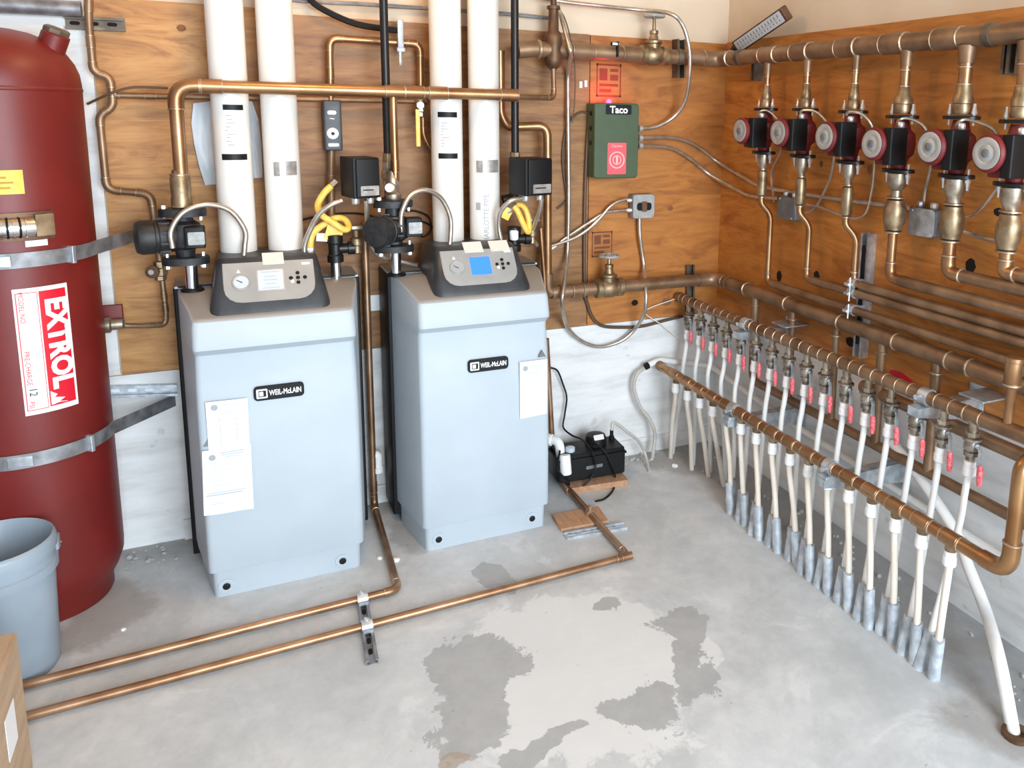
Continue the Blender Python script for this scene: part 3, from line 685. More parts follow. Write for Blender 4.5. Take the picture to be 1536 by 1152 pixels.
pipe_run('switch_drop', 'copper pipe dropping from the grey switch behind black box', [on_back(497,222,.05), on_back(497,345,.05)], .0135, copper_dull, rings=[(0,.4)])
yv = thing('yellow_ball_valve', 'ball valve with long yellow lever hanging beside third vent pipe', 'valve', tuple(on_back(629,165,.06)))
c = on_back(630,162,.07); put('body', G().lathe([(.012,.035),(.017,.03),(.017,.012),(.020,.008),(.020,-.012),(.016,-.016),(.016,-.03),(.012,-.034)], c, Z, 8), brass_lt, yv)
put('lever', G().box(on_back(627,192,.095), .016, .006, .135, .003), yellowv, yv, 'yellow lever'); put('stem_nut', G().lathe([(.010,0),(.010,.03),(.013,.031),(.013,.037)], c+V((-.006,0,.01)), -Y, 8), zinc, yv)
pipe_run('relief_drop', 'short copper pipe curling below yellow lever behind third vent pipe', [on_back(634,172,.05), on_back(635,205,.05), on_back(648,225,.05)], .0095, copper)

# gas pipes
def gas(px, y0, lab):
    a = on_back(px, 0, .165); z0 = on_back(px, y0, .165).z
    t = thing('gas_pipe', lab, 'pipe', (a.x, -.165, z0), 'black gas pipes')
    put('pipe', G().sweep([V((a.x, -.165, z0)), V((a.x, -.165, 2.55))], .0145, 16), blackiron, t)
    put('coupling', G().lathe([(.0145,-.02),(.019,-.018),(.019,.018),(.0145,.02)], (a.x, -.165, z0+.01), Z, 8), brass, t); return a.x, z0
gx1, gz1 = gas(575, 242, 'black iron gas pipe rising beside copper riser near second pump')
gx2, gz2 = gas(772, 240, 'black iron gas pipe rising right of the rightmost vent pipe')
def gas_valve(x, z, lab, side):
    t = thing('gas_shutoff', lab, 'valve', (x, -.165, z-.1), 'gas shutoff valves')
    put('body', G().lathe([(.016,.0),(.021,-.004),(.021,-.03),(.026,-.034),(.026,-.06),(.021,-.064),(.021,-.085),(.016,-.09)], (x, -.165, z), Z, 8), brass_lt, t)
    put('stem', G().lathe([(.010,0),(.010,.028),(.014,.028),(.014,.036)], (x+.004, -.18, z-.030), -Y, 12), bluehandle, t, 'blue valve stem')
    put('handle', G().box((x-side*(.025 if side > 0 else .004), -.214, z-.030), .022, .008, .075 if side > 0 else .024, .004, Matrix.Rotation(side*.15, 3, 'Y')), bluehandle, t)
    put('lower_nipple', G().sweep(fillet([V((x,-.165,z-.085)), V((x,-.165,z-.14)), V((x-.05,-.165,z-.15))], .03)[0], .0165, 12), blackiron, t)
gas_valve(gx1, gz1, 'blue-stemmed gas shutoff valve on the left black gas pipe', -1)
gas_valve(gx2, gz2, 'gas shutoff valve with dark blue handle on the right black gas pipe', 1)
# copper riser to the second pump
rx = on_back(591, 200, HY).x
pipe_run('pump_riser', 'copper riser beside the black gas pipe dropping to second black pump', [(rx, -.245, hz-.01), (rx, -.245, on_back(593,272,HY).z)], .0135, copper_new, rings=[(0,.82)])

# black circulators on the boilers
def flange(z, r1, r2, th, ax=Z):
    return [(r1*math.cos(a)*(1 if abs(math.cos(a)) < .7 else 1.0), r2*math.sin(a)) for a in [2*PI*k/20 for k in range(20)]]
def boiler_pump(px, ztop_px, lab, mdir, box_side):
    x = on_back(px, 350, .24).x; y = -.24; zc = on_back(px, 352, .24).z
    zf1 = on_back(px, 318 if px < 400 else 305, .24).z; zf0 = on_back(px, 390 if px < 400 else 372, .24).z
    if px > 400: zc = on_back(px, 342, .24).z
    t = thing('boiler_pump', lab, 'pump', (x, y, zf0), 'black boiler circulators'); md = V(mdir).normalized()
    put('volute', G().lathe([(.026,zf0-zc+.01),(.030,-.045),(.048,-.034),(.054,-.01),(.054,.012),(.046,.036),(.030,.046),(.026,zf1-zc-.01)], (x, y, zc), Z, 22), castiron, t)
    for z, s in ((zf1, 1), (zf0, -1)):
        side = Y.cross(md) if abs(md.y) < .9 else X
        g = G(); g.prism([(.068*math.cos(2*PI*k/22), .042*math.sin(2*PI*k/22)) for k in range(22)], V((x, y, z-.013)), X, Y, .026, .004); put('flange', g, castiron, t)
        for sx in (-1, 1):
            put('bolt', G().lathe([(.006,-.026),(.006,.014),(.010,.014),(.010,.024),(.004,.025)], (x+sx*.050, y-.012, z), Z*s, 6), zinc, t)
    mo = put('motor', G().lathe([(.050,.03),(.053,.045),(.053,.075),(.050,.078),(.050,.086),(.053,.089),(.053,.120),(.047,.132),(.020,.136)], (x, y, zc), md, 24), castiron, t)
    g = G()
    for k in range(10):
        a = 2*PI*k/10; u, w = perp(md); g.box(V((x,y,zc))+md*.06+(u*math.cos(a)+w*math.sin(a))*.054, .03, .006, .006)
    put('cooling_ribs', g, castiron, mo)
    bb = V((x, y, zc))+V(box_side); tb = put('terminal_box', G().box(bb, .058, .05, .066, .006), blackp, t)
    put('rating_plate', G().prism(rrect(.046,.040,.003,3), bb+V((.004,-.0252,-.002)), X, Z, .001), plate_dk, tb)
    return t, x, y, zc, zf0, zf1
P1 = boiler_pump(276, 0, 'black cast circulator above the left boiler with motor facing the tank', (-1,-.25,0), (.032,-.058,0))
P2 = boiler_pump(591, 0, 'black cast circulator above the right boiler left of the hood', (-.62,-.78,0), (.062,-.02,.005))
# check valve sleeve over pump 1 and fittings over pump 2
def fitting(name, lab, prof, o, m, cat='fitting', ringz=()):
    t = thing(name, lab, cat, tuple(o)); put('body', G().lathe(prof, o, Z, 18), m, t)
    for z, r in ringz: put('solder_joint', ring_g(V(o)+Z*z, Z, r, .006, 1.08), solder, t)
    return t
fitting('check_valve', 'copper and brass check valve standing on first black pump flange', [(.026,0),(.030,.004),(.030,.03),(.027,.04),(.029,.05),(.029,.095),(.024,.105),(.0215,.12)], (P1[1], P1[2], P1[5]+.013), brass, 'valve', ((.105,.027),))
fv = fitting('gauge_fitting', 'brass fitting with small round gauge standing on second black pump', [(.026,0),(.028,.004),(.028,.02),(.020,.03),(.023,.045),(.023,.07),(.019,.08),(.015,.09),(.0135,.1)], (P2[1], P2[2], P2[5]+.013), brass_lt, 'fitting')
put('gauge', G().lathe([(.019,0),(.019,.012),(.016,.014)], (P2[1]-.012, P2[2]-.02, P2[5]+.058), V((-.4,-1,0)), 16), brass, fv); put('gauge_dial', G().lathe([(.015,0),(.015,.001)], (P2[1]-.0175, P2[2]-.0335, P2[5]+.058), V((-.4,-1,0)), 16), white_l, fv)
def nipple(x, y, z0, z1, lab, cap=False):
    t = thing('pipe_nipple', lab, 'fitting', (x, y, z0), 'nipples on the boiler tops')
    put('tube', G().sweep([V((x,y,z0)), V((x,y,z1))], .0185, 18), chrome, t)
    put('collar', G().lathe([(.034,0),(.034,.006),(.022,.010)], (x, y, z0), Z, 18), blackp, t)
nipple(P1[1]+.012, -.235, .962, P1[4]-.012, 'shiny nipple below first black pump on the left boiler')
nipple(P2[1]+.008, -.215, .962, P2[4]-.012, 'shiny nipple below second black pump on the right boiler')
# supply tappings at the right rear of each boiler: nipple, black tee, relief valve
def tapping(px, lab, py_base):
    p = on_level(px, py_base, .970); p.y = max(min(p.y, -.12), -.23); x = at(px, py_base-10, 1, -.2).x; y = -.2
    t = thing('supply_tapping', lab, 'fitting', (x, y, .97), 'supply tappings on the boilers')
    put('nipple', G().sweep([V((x,y,.962)), V((x,y,1.025))], .0175, 16), chrome, t)
    put('black_tee', G().lathe([(.02,1.02),(.027,1.022),(.027,1.045),(.022,1.05),(.022,1.085),(.027,1.09),(.027,1.115),(.02,1.118)], (x, y, 0), Z, 14), blackiron, t)
    put('branch', G().lathe([(.018,0),(.018,.03),(.023,.032),(.023,.055),(.015,.058)], (x+.01, y, 1.068), X, 12), blackiron, t)
    put('relief_valve', G().lathe([(.012,0),(.018,.006),(.018,.03),(.022,.034),(.022,.056),(.014,.062),(.014,.085),(.006,.088)], (x+.072, y, 1.045), Z, 10), brass, t)
    put('relief_lever', G().box((x+.078, y-.012, 1.140), .045, .006, .012, .002), brass_lt, t)
    return x, y
tx1, ty1 = tapping(504, 'black tee and relief valve at the right rear of left boiler', 413)
tx2, ty2 = tapping(771, 'black tee and relief valve at the right rear of right boiler', 388)
wc = at(771, 352, 1, -.22)
single('white_cap', G().lathe([(.014,-.02),(.017,-.016),(.017,.012),(.012,.018)], wc, Z, 12), nutw, 'white plastic cap on the gas fitting behind right boiler hood', 'cap')

# black control boxes hanging in front of the pipes
def control_box(px0, px1, dy, lab, bw):
    a, b = at(*px0, 1, -dy), at(*px1, 1, -dy); c = (a+b)/2; w, h = abs(b.x-a.x), abs(a.z-b.z)
    t = thing('control_box', lab, 'box', (c.x, -dy, c.z-h/2), 'black control boxes')
    bx = put('housing', G().box((c.x, -dy+.06, c.z), w, .12, h, .005), blackp, t)
    put('lid', G().box((c.x+.003, -dy-.002, c.z), w-.012, .012, h-.008, .004), blackp, t)
    put('rating_label', G().prism(rrect(w*.68, h*.24, .002, 2), (c.x+w*.08, -dy-.008, c.z-h*.31), X, Z, .0012), creamtag if 0 else foilgrey, t)
    put('label_print', G().prism(rrect(w*.4, .004, .001, 2), (c.x+w*.02, -dy-.0094, c.z-h*.29), X, Z, .0005), blackp, t)
    put('conduit_connector', G().lathe([(.011,0),(.013,.004),(.013,.02),(.010,.024)], (c.x-w*.25, -dy+.045, c.z-h/2), -Z, 10), zinc, t)
    put('conduit_connector', G().lathe([(.011,0),(.013,.004),(.013,.02),(.010,.024)], (c.x+w*.30, -dy+.045, c.z-h/2), -Z, 10), zinc, t)
    t.rotation_euler = (0, 0, 0)
    for ch_ in t.children_recursive: ch_.data.transform(Matrix.Translation((c.x, -dy+.05, 0)) @ Matrix.Rotation(.22, 4, 'Z') @ Matrix.Translation((-c.x, dy-.05, 0)))
    return c, w, h
cb1 = control_box((522,237), (567,297), .33, 'black control box with tan label hanging above left boiler rear', 0)
cb2 = control_box((782,238), (826,293), .33, 'black control box with tan label hanging above right boiler rear', 0)

# flexible conduits to hoods
def whip(lab, pix, d, m=conduit_m, r=.0085, name='flexible_conduit', grp='flexible conduits'):
    pts = [at(p[0], p[1], 1, -(p[2] if len(p) > 2 else d)) for p in pix]; return cable(name, lab, pts, r, m, 'conduit', grp, 10)
whip('flexible metal conduit arching from first black pump to left hood', [(259,372,.31),(257,345,.31),(276,318,.30),(310,307,.28),(345,316,.26),(367,345,.25),(367,370,.25),(365,392,.26)], .28)
whip('flexible metal conduit arching from second black pump to right hood', [(601,348,.30),(603,318,.30),(616,293,.29),(639,285,.28),(662,298,.26),(675,325,.25),(676,350,.25),(674,374,.26)], .28)
whip('flexible metal conduit from left black control box down to left hood', [(513,301,.285),(497,307,.29),(478,322,.28),(464,348,.26),(457,368,.25),(457,388,.25)], .28)
whip('flexible metal conduit looping from left control box behind second pump', [(549,300,.285),(551,330,.26),(553,355,.22),(563,378,.19),(582,389,.17),(604,393,.16),(625,398,.15)], .2)
whip('flexible metal conduit from right black control box down to right hood', [(782,297,.285),(765,302,.29),(751,318,.27),(748,338,.25),(752,364,.25)], .26)
whip('flexible metal conduit hanging right of the right control box', [(813,297,.285),(809,318,.26),(801,340,.22),(799,355,.2),(805,368,.17)], .2)
# yellow gas connectors
def yflex(lab, pix, grp):
    t = thing('gas_connector', lab, 'hose', tuple(at(*pix[0][:2], 1, -pix[0][2])), grp)
    put('tubing', G().sweep(smooth_path([at(p[0], p[1], 1, -p[2]) for p in pix], 8), .0115, 10), yellowv, t)
    for e in (0, -1):
        p = at(*pix[e][:2], 1, -pix[e][2]); q = at(*pix[e+1 if e == 0 else e-1][:2], 1, -pix[e+1 if e == 0 else e-1][2]); put('end_nut', G().lathe([(.012,-.014),(.016,-.012),(.016,.010),(.012,.012)], p, q-p, 6), brass_lt if e == 0 else zinc, t)
    return t
y1 = yflex('yellow coated gas connector looped behind left boiler hood', [(500,276,.2),(486,290,.21),(477,308,.21),(482,322,.22),(498,333,.23),(515,344,.23),(523,341,.22),(518,330,.2),(505,327,.19),(490,334,.2),(472,347,.21),(466,360,.22),(465,376,.22)], 'yellow gas connectors')
put('warning_tag', G().box(at(501,350,1,-.21), .055, .004, .05, 0, Matrix.Rotation(.3, 3, 'Y')), yellowv, y1); put('warning_tag', G().box(at(486,356,1,-.205), .05, .004, .028, 0, Matrix.Rotation(.1, 3, 'Y')), creamtag, y1)
y2 = yflex('yellow coated gas connector looped behind right boiler hood', [(768,306,.2),(776,316,.21),(784,334,.22),(792,348,.22),(793,332,.21),(788,314,.2),(778,307,.19),(764,316,.18)], 'yellow gas connectors')
put('warning_tag', G().box(at(760,320,1,-.19), .035, .004, .045, 0, Matrix.Rotation(.5, 3, 'Y')), yellowv, y2)
# black loose cords between pump 2 and the vent
cable('coiled_wire', 'black wire coiled on plywood between second pump and third vent pipe', [at(p[0], p[1], 1, -.05) for p in ((606,316),(625,317),(643,326),(646,345),(635,355),(626,345),(632,333),(648,340),(660,358),(664,372))], .004, blackp, 'wire')
cable('coiled_wire', 'thin black wire sagging behind yellow connector and black box', [at(p[0], p[1], 1, -.05) for p in ((452,330),(480,324),(515,320),(545,321),(562,326))], .004, blackp, 'wire')
# wall plate between boilers
wp = thing('wall_plate', 'small white wall plate on plywood left of right boiler', 'outlet', tuple(on_back(563,466,.0)))
put('plate', G().box(on_back(563.5,454,.003), .040, .006, .062, .002), white_l, wp); put('screw', G().lathe([(.004,0),(.003,.002)], on_back(563.5,454,.0062), -Y, 8), zinc, wp)
wt = thing('trap_elbow', 'white plastic drain elbow on wall behind left boiler', 'fitting', tuple(on_back(566,700,.03)))
put('elbow', G().sweep(fillet([on_back(560,682,.05), on_back(567,683,.05), on_back(567,704,.05)], .02)[0], .018, 12), nutw, wt); put('hub', G().lathe([(.018,0),(.023,.002),(.023,.022),(.018,.024)], on_back(567,708,.05), Z, 12), nutw, wt)

# ------------------------------------------------------------------ floor drain pipes
q1 = V((-1.594,-.06,.0165)); q2 = V((-.846,-.07,.0165))
pipe_run('relief_drain', 'copper drain running between boilers then left along the floor, nearer the tank', [(-1.590,-.06,1.14), (-1.590,-.06,.018), (-1.614,-.665,.018), (-3.25,-.717,.018)], .0125, copper_floor, rings=[(0,.93)])
pipe_run('relief_drain', 'copper drain running right of the boilers then left along the floor, nearest camera', [(-.880,-.07,.62), (-.842,-.07,.018), (-.848,-.795,.018), (-3.25,-.850,.018)], .0125, copper_floor, rings=[(0,.93),(2,.002)])
pipe_run('thin_riser', 'thin copper pipe beside the copper loop right of the rear of right boiler', [at(811,342,1,-.12), at(817,425,1,-.12), at(818,470,1,-.12)], .009, copper, elbows=False)
fs = thing('floor_channel', 'galvanised channel on floor holding both copper drains with clamps', 'channel', (-1.735,-.84,0))
strut('', '', (-1.725,-.645,.0), (-1.745,-.975,.0), X, Z, .035, .014, galv_dk, True, par=fs)
for yy in (-.672, -.818):
    xx = -1.725-(-.645-yy)*.06
    g = G(); rows = [[V((xx+dx, yy+(.015 if 1 else 0)*math.sin(a)*r, .0185+.015*math.cos(a)*r)) for dx, r in ((-.016,1),(.016,1),(.016,1.25),(-.016,1.25))] for a in [-PI/2*1.1+PI*1.1*k/10 for k in range(11)]]
    cl = put('pipe_clamp', G().loft(rows), galv, fs); put('clamp_screw', G().lathe([(.008,0),(.008,.006),(.004,.008)], (xx, yy+.002, .037), Z, 8), zinc, fs)
    put('clamp_foot', G().box((xx, yy+.024, .018), .03, .016, .008, .002), galv, fs); put('clamp_foot', G().box((xx, yy-.024, .018), .03, .016, .008, .002), galv, fs)

# ================================================================== right part of back wall
SY = .10
hzr = 1.788
# supply header at the top
t = pipe_run('main_supply_header', 'large copper supply pipe under the drywall turning the corner above red pumps', [on_back(776,76,SY), V((on_back(800,78,SY).x, -SY, hzr)), V((-.10, -SY, hzr)), V((-.10, -3.4, hzr))], .030, copper_dull, rings=[(1,.24),(1,.5),(2,.11),(2,.17),(2,.245),(2,.31),(2,.375)], bend=1.9)
sep = thing('air_separator', 'brown bronze air separator hanging on the top supply pipe', 'separator', tuple(on_back(830,103,SY)))
c = V((on_back(830,70,SY).x, -SY, hzr)); zb = on_back(830,103,SY).z; ztp = on_back(830,10,SY).z
put('body', G().lathe([(.010,zb-hzr-.008),(.016,zb-hzr),(.030,zb-hzr+.012),(.035,zb-hzr+.03),(.035,.045),(.031,.062),(.021,.074),(.019,ztp-hzr-.02),(.019,ztp-hzr)], c, Z, 20), bronze, sep)
put('vent_cap', G().lathe([(.026,0),(.026,.012),(.012,.016),(.012,.035),(.006,.036)], (c.x, c.y, ztp-.01), Z, 12), bronze, sep)
for s in (-1, 1): put('union_ring', ring_g(c+X*s*.062, X, .033, .014, 1.12), brass if s > 0 else solder, sep)
def gate_valve(name, px, py, zc, lab, wheel_py, wheel_m, dirx=X):
    p = on_back(px, py, SY); c = V((p.x, -SY, zc)); t = thing(name, lab, 'valve', tuple(c)); hw = on_back(px, wheel_py, SY).z
    put('body', G().lathe([(.032,-.066),(.040,-.060),(.040,-.040),(.032,-.034),(.041,-.018),(.041,.018),(.032,.034),(.040,.040),(.040,.060),(.032,.066)], c, dirx, 16), brass, t)
    put('bonnet', G().lathe([(.030,.01),(.030,.045),(.036,.05),(.036,.058),(.022,.064),(.016,.085),(.019,.088),(.019,.10),(.008,.104),(.006,hw-zc-.004)], c, Z, 12), brass, t)
    g = G(); R = .040; pts = [V((c.x+R*(1+.06*math.cos(6*a))*math.cos(a), c.y+R*(1+.06*math.cos(6*a))*math.sin(a), hw)) for a in [2*PI*k/36 for k in range(37)]]
    wh = put('handwheel', G().sweep(pts, .0065, 8), wheel_m, t); put('spokes', G().box((c.x,c.y,hw), .075, .010, .006).box((c.x,c.y,hw), .010, .075, .006).lathe([(.009,-.006),(.009,.006)], (c.x,c.y,hw), Z, 8), wheel_m, t)
    return t
gate_valve('gate_valve', 980, 80, hzr, 'brass gate valve with pale handwheel on the top supply pipe', 24, silver)
# saddle clamp beside it, label clip
hb = thing('pipe_saddle', 'steel strut hanger behind the top supply pipe right of gate valve', 'hanger', tuple(on_back(1014,110,.01)))
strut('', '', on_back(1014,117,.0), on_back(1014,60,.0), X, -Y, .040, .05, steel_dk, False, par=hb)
put('clamp_band', G().lathe([(.031,-.012),(.0335,-.012),(.0335,.012),(.031,.012)], (on_back(1018,80,SY).x, -SY, hzr), X, 18), steel_dk, hb)
lc = on_back(923,66,.135); single('clip_label', G().box(lc, .038, .012, .014, .002).box(lc+V((.01,.0,-.02)), .006, .014, .06), blackp, 'small black clip with pale label on top supply pipe', 'clip')
put('label_face', G().box(lc+V((.0,-.0065,.0)), .03, .001, .009), white_l, None)
bpy.data.objects['label_face'].parent = bpy.data.objects['clip_label']; 
# thermometer
th = thing('thermometer', 'tilted industrial thermometer with white scale at the pipe corner', 'thermometer', tuple(on_back(1105,80,SY)))
ta, tb = on_back(1103,72,.15), on_right(1177,21,.10); L = (tb-ta); U = L.normalized(); Nn = (CAM-ta).normalized(); Nn = (Nn-U*Nn.dot(U)).normalized(); Vv = Nn.cross(U)
mid = (ta+tb)/2; R3 = Matrix((U, Vv, Nn)).transposed()
put('case', G().box(mid-Nn*.012, L.length, .058, .030, .006, R3), bronze, th)
put('scale_plate', G().prism(rrect(L.length*.92, .046, .003, 3), mid+Nn*.0032, U, Vv, .0012), screen_off, th)
g = G()
for k in range(15): g.box(mid+Nn*.005+U*(L.length*(-.4+.8*k/14))+Vv*.009, .0028, .012, .0008, 0, R3).box(mid+Nn*.005+U*(L.length*(-.4+.8*k/14))-Vv*.010, .0022, .008, .0008, 0, R3)
put('scale_marks', g, blackp, th); put('tube', G().sweep([mid-U*L.length*.42+Nn*.004, mid+U*L.length*.38+Nn*.004], .0018, 6), zinc, th)
put('stem', G().lathe([(.012,0),(.018,.004),(.018,.03),(.012,.034),(.012,.06)], ta+U*.01-Nn*.012, -U, 8), blackiron, th)

# supply line lower: gate valve + corner
szz = .822
rL = on_back(836,440,SY)
lp = on_back(821,200,SY)
pipe_run('secondary_supply_pipe', 'copper pipe curving over right boiler, down plywood, round the corner and along right wall', [on_back(750,76,.07), on_back(751,172,.07), on_back(762,191,.08), V((lp.x, -SY, on_back(806,188,SY).z)), V((lp.x+.004, -SY, szz)), V((-.07, -SY, szz)), V((-.07, -3.4, szz))], .0175, copper, bend=2.6, elbows=False)
put_t = bpy.data.objects['secondary_supply_pipe']
# the horizontal part is a size larger: sleeve it with the larger pipe
pth = [V((lp.x+.02, -SY, szz)), V((-.07, -SY, szz)), V((-.07, -3.4, szz))]
path, arcs = fillet(pth, .07); put('large_pipe', G().sweep(path, .0265, 18), copper_dull, put_t)
a_, d1_, d2_, _ = arcs[0]; put('elbow', G().sweep([a_[0]+d1_*.03]+a_+[a_[-1]+d2_*.03], .030, 18), copper_dull, put_t)
put('elbow', G().sweep(fillet([V((lp.x+.004, -SY, szz+.08)), V((lp.x+.004, -SY, szz)), V((lp.x+.09, -SY, szz))], .05)[0], .022, 16), copper_dull, put_t)
for xx in (lp.x+.06, lp.x+.11, lp.x+.16, -.14): put('solder_joint', ring_g((xx, -SY, szz), X, .0275, .008, 1.12), solder, put_t)
for yy in (-.17, -.34, -.62, -.93, -1.20, -1.42, -1.50): put('solder_joint', ring_g((-.07, yy, szz), Y, .0275, .007, 1.12), solder, put_t)
gate_valve('gate_valve', 913, 430, szz, 'brass gate valve with white handwheel on the pipe below junction box', 384, silver)
strut('wall_channel', 'short upright channel behind the pipe elbow near the room corner', on_back(1033,470,.0), on_back(1033,397,.0), X, -Y, m=steel_dk, slots=False)

# controller
gb = thing('zone_controller', 'green metal zone controller box with red sticker on plywood', 'controller', tuple(on_back(923,266,.0)))
c = V((-.581, -.042, 1.4375)); put('box', G().box(c, .198, .084, .302, .006), greenbox, gb)
put('cover', G().prism(rrect(.204,.308,.016,5), c+V((0,-.040,0)), X, Z, .010, .004), greenbox, gb)
npz = put('nameplate', G().prism(rrect(.116,.040,.003,3), c+V((.006,-.0495,.128)), X, Z, .003), blackp, gb)
text('Taco', .040, white_l, c+V((.006,-.0528,.126)), X, Z, npz, bold=.0012, width=.082)
st = put('sticker', G().prism(rrect(.086,.130,.003,3), c+V((.002,-.0495,-.072)), X, Z, .0012), pinkl, gb, 'red warning sticker')
text('Caution', .016, pinkw, c+V((.002,-.0508,-.020)), X, Z, st); 
for r, w, m_ in ((.033,.006,pinkw), (.018,.004,pinkw)):
    pts = [c+V((.002+r*math.cos(a), -.0512, -.078+r*math.sin(a))) for a in [2*PI*k/24 for k in range(25)]]; put('sticker_emblem', G().sweep(pts, w*.5, 6), m_, st)
put('sticker_emblem', G().prism(rrect(.008,.03,.003,3), c+V((.002,-.0508,-.078)), X, Z, .001), pinkw, st)
put('indicator_lamp', G().lathe([(.011,0),(.011,.010),(.007,.016),(.001,.018)], V((on_back(913,152,.05).x, -.05, c.z+.152)), V((0,-.3,1)), 12), led, gb, 'glowing red indicator')
l = lamp('indicator_glow', (on_back(913,150,.05).x, -.055, c.z+.195), .22, (1,.02,.12), .012)
l.parent = gb; l.location = V(l.location)-V(gb.location)
for py in (193, 207, 219): put('conduit_connector', G().lathe([(.012,0),(.015,.003),(.015,.018),(.011,.022)], on_back(957,py,.05), X, 10), zinc, gb)
for k in range(3): put('knockout', G().lathe([(.010,0),(.010,.002)], V((c.x-.0992, -.05, c.z+.11-.06*k)), -X, 12), blackp, gb)
# conduits on the back wall
cable('metal_conduit', 'silver conduit along top of wall curving down into the green controller', [on_back(p[0], p[1], p[2]) for p in ((770,-14,.03),(835,1,.03),(900,9,.04),(960,15,.05),(1004,20,.16),(1024,38,.17),(1034,75,.17),(1034,115,.15),(1028,150,.10),(1012,174,.06),(985,190,.05),(957,193,.05))], .0085, conduit_m, 'conduit', None, 10)
cable('metal_conduit', 'silver conduit from controller sagging across plywood to right wall, upper one', [on_back(957,207,.05), on_back(1010,207,.03), on_back(1045,219,.02), on_back(1078,244,.02), on_right(1117,267,.02), on_right(1140,279,.02), on_right(1200,290,.018), on_right(1262,299,.018), on_right(1332,308,.018), on_right(1368,312,.03)], .0085, conduit_m, 'conduit', None, 10)
cable('metal_conduit', 'silver conduit from controller sagging across plywood to right wall, lower one', [on_back(957,219,.05), on_back(1005,222,.03), on_back(1035,238,.02), on_back(1065,262,.02), on_right(1106,285,.02), on_right(1128,294,.02), on_right(1168,298,.025)], .0085, conduit_m, 'conduit', None, 10)
cable('armored_cable', 'armored cable dropping right of vent pipes and looping up to the junction box', [on_back(p[0], p[1], p[2]) for p in ((836,8,.03),(843,30,.10),(853,66,.15),(856,82,.15),(852,110,.03),(852,180,.03),(853,300,.03),(851,380,.03),(846,430,.14),(843,455,.15),(850,488,.05),(870,510,.03),(899,520,.025),(932,511,.03),(955,490,.05),(967,468,.14),(969,436,.14),(966,400,.03),(960,355,.03),(959,326,.03))], .0085, conduit_m, 'cable', None, 10, 10)
cable('dark_cable', 'dark cable running down the plywood joint and along its bottom edge', [on_back(p[0], p[1], .012) for p in ((884,170),(880,230),(877,320),(877,430),(881,455),(890,478),(905,489),(935,491),(965,489),(1000,480),(1026,474))], .0075, wire, 'cable')
cable('dark_cable', 'thin dark cable curving from controller left side down past the armored cable', [on_back(p[0], p[1], .010) for p in ((889,172),(872,168),(856,180),(847,203),(844,240),(848,280),(850,300),(836,313))], .0045, wire, 'cable')
cable('string', 'pale string hanging from pipe across the white wall near the corner', [on_back(p[0], p[1], .02) for p in ((1020,446),(1008,450),(968,467),(992,487),(1024,512),(1036,520))], .0022, creamtag, 'string')
cable('thin_wire', 'thin dark wire hanging beside the air separator', [on_back(p[0], p[1], .05) for p in ((838,12),(848,30),(856,60),(862,100),(862,150),(858,185))], .003, wire, 'wire')
cable('metal_conduit', 'thin grey conduit on drywall behind the vent pipe tops', [on_back(p[0], p[1], .015) for p in ((380,-14),(440,0),(540,6),(645,13),(750,20),(822,27))], .0075, galv_dk, 'conduit')
cable('black_hose', 'thick black cable sagging from ceiling behind the second vent pipe', [on_back(p[0], p[1], .06) for p in ((455,-20),(470,4),(500,22),(535,36),(575,43),(602,46))], .011, blackp, 'cable')
cable('grey_pipe', 'grey pipe along top of the wall at upper left corner', [on_back(-60,4,.03), on_back(122,14,.03)], .024, galv_dk, 'pipe', None, 14)
# junction box
jb = thing('junction_box', 'metal junction box with dark receptacle on plywood below controller', 'box', tuple(on_back(960,326,.0)))
c = on_back(961,308.5,.02); put('box', G().box(V((c.x,-.024,c.z)), .104, .048, .104, .008), galv_dk, jb); put('cover', G().prism(rrect(.104,.104,.016,4), V((c.x,-.046,c.z)), X, Z, .006, .002), silver, jb)
put('receptacle', G().prism(rrect(.07,.034,.012,4), V((c.x,-.0512,c.z)), X, Z, .004), blackp, jb); put('receptacle_yoke', G().prism(rrect(.024,.044,.004,3), V((c.x,-.0514,c.z)), X, Z, .006), bronze, jb)
for sx, sz in ((-1,1),(1,-1)): put('screw', G().lathe([(.005,0),(.004,.003)], (c.x+sx*.04, -.0518, c.z+sz*.04), -Y, 8), zinc, jb)
for py in (300, 315): put('cable_clamp', G().lathe([(.010,0),(.010,.02),(.007,.024)], V((c.x-.05,-.03,on_back(950,py,.03).z)), -X, 8), zinc, jb)
cable('armored_cable', 'armored cable from left side of junction box to boiler, upper one', [on_back(p[0], p[1], .03) for p in ((941,299),(926,303),(914,311),(901,326),(886,341),(862,357),(831,368),(812,374))], .0065, conduit_m)
cable('armored_cable', 'armored cable from left side of junction box to boiler, lower one', [on_back(p[0], p[1], .022) for p in ((941,315),(922,317),(904,321),(880,336),(865,346),(846,359),(830,372),(812,380))], .0065, conduit_m)

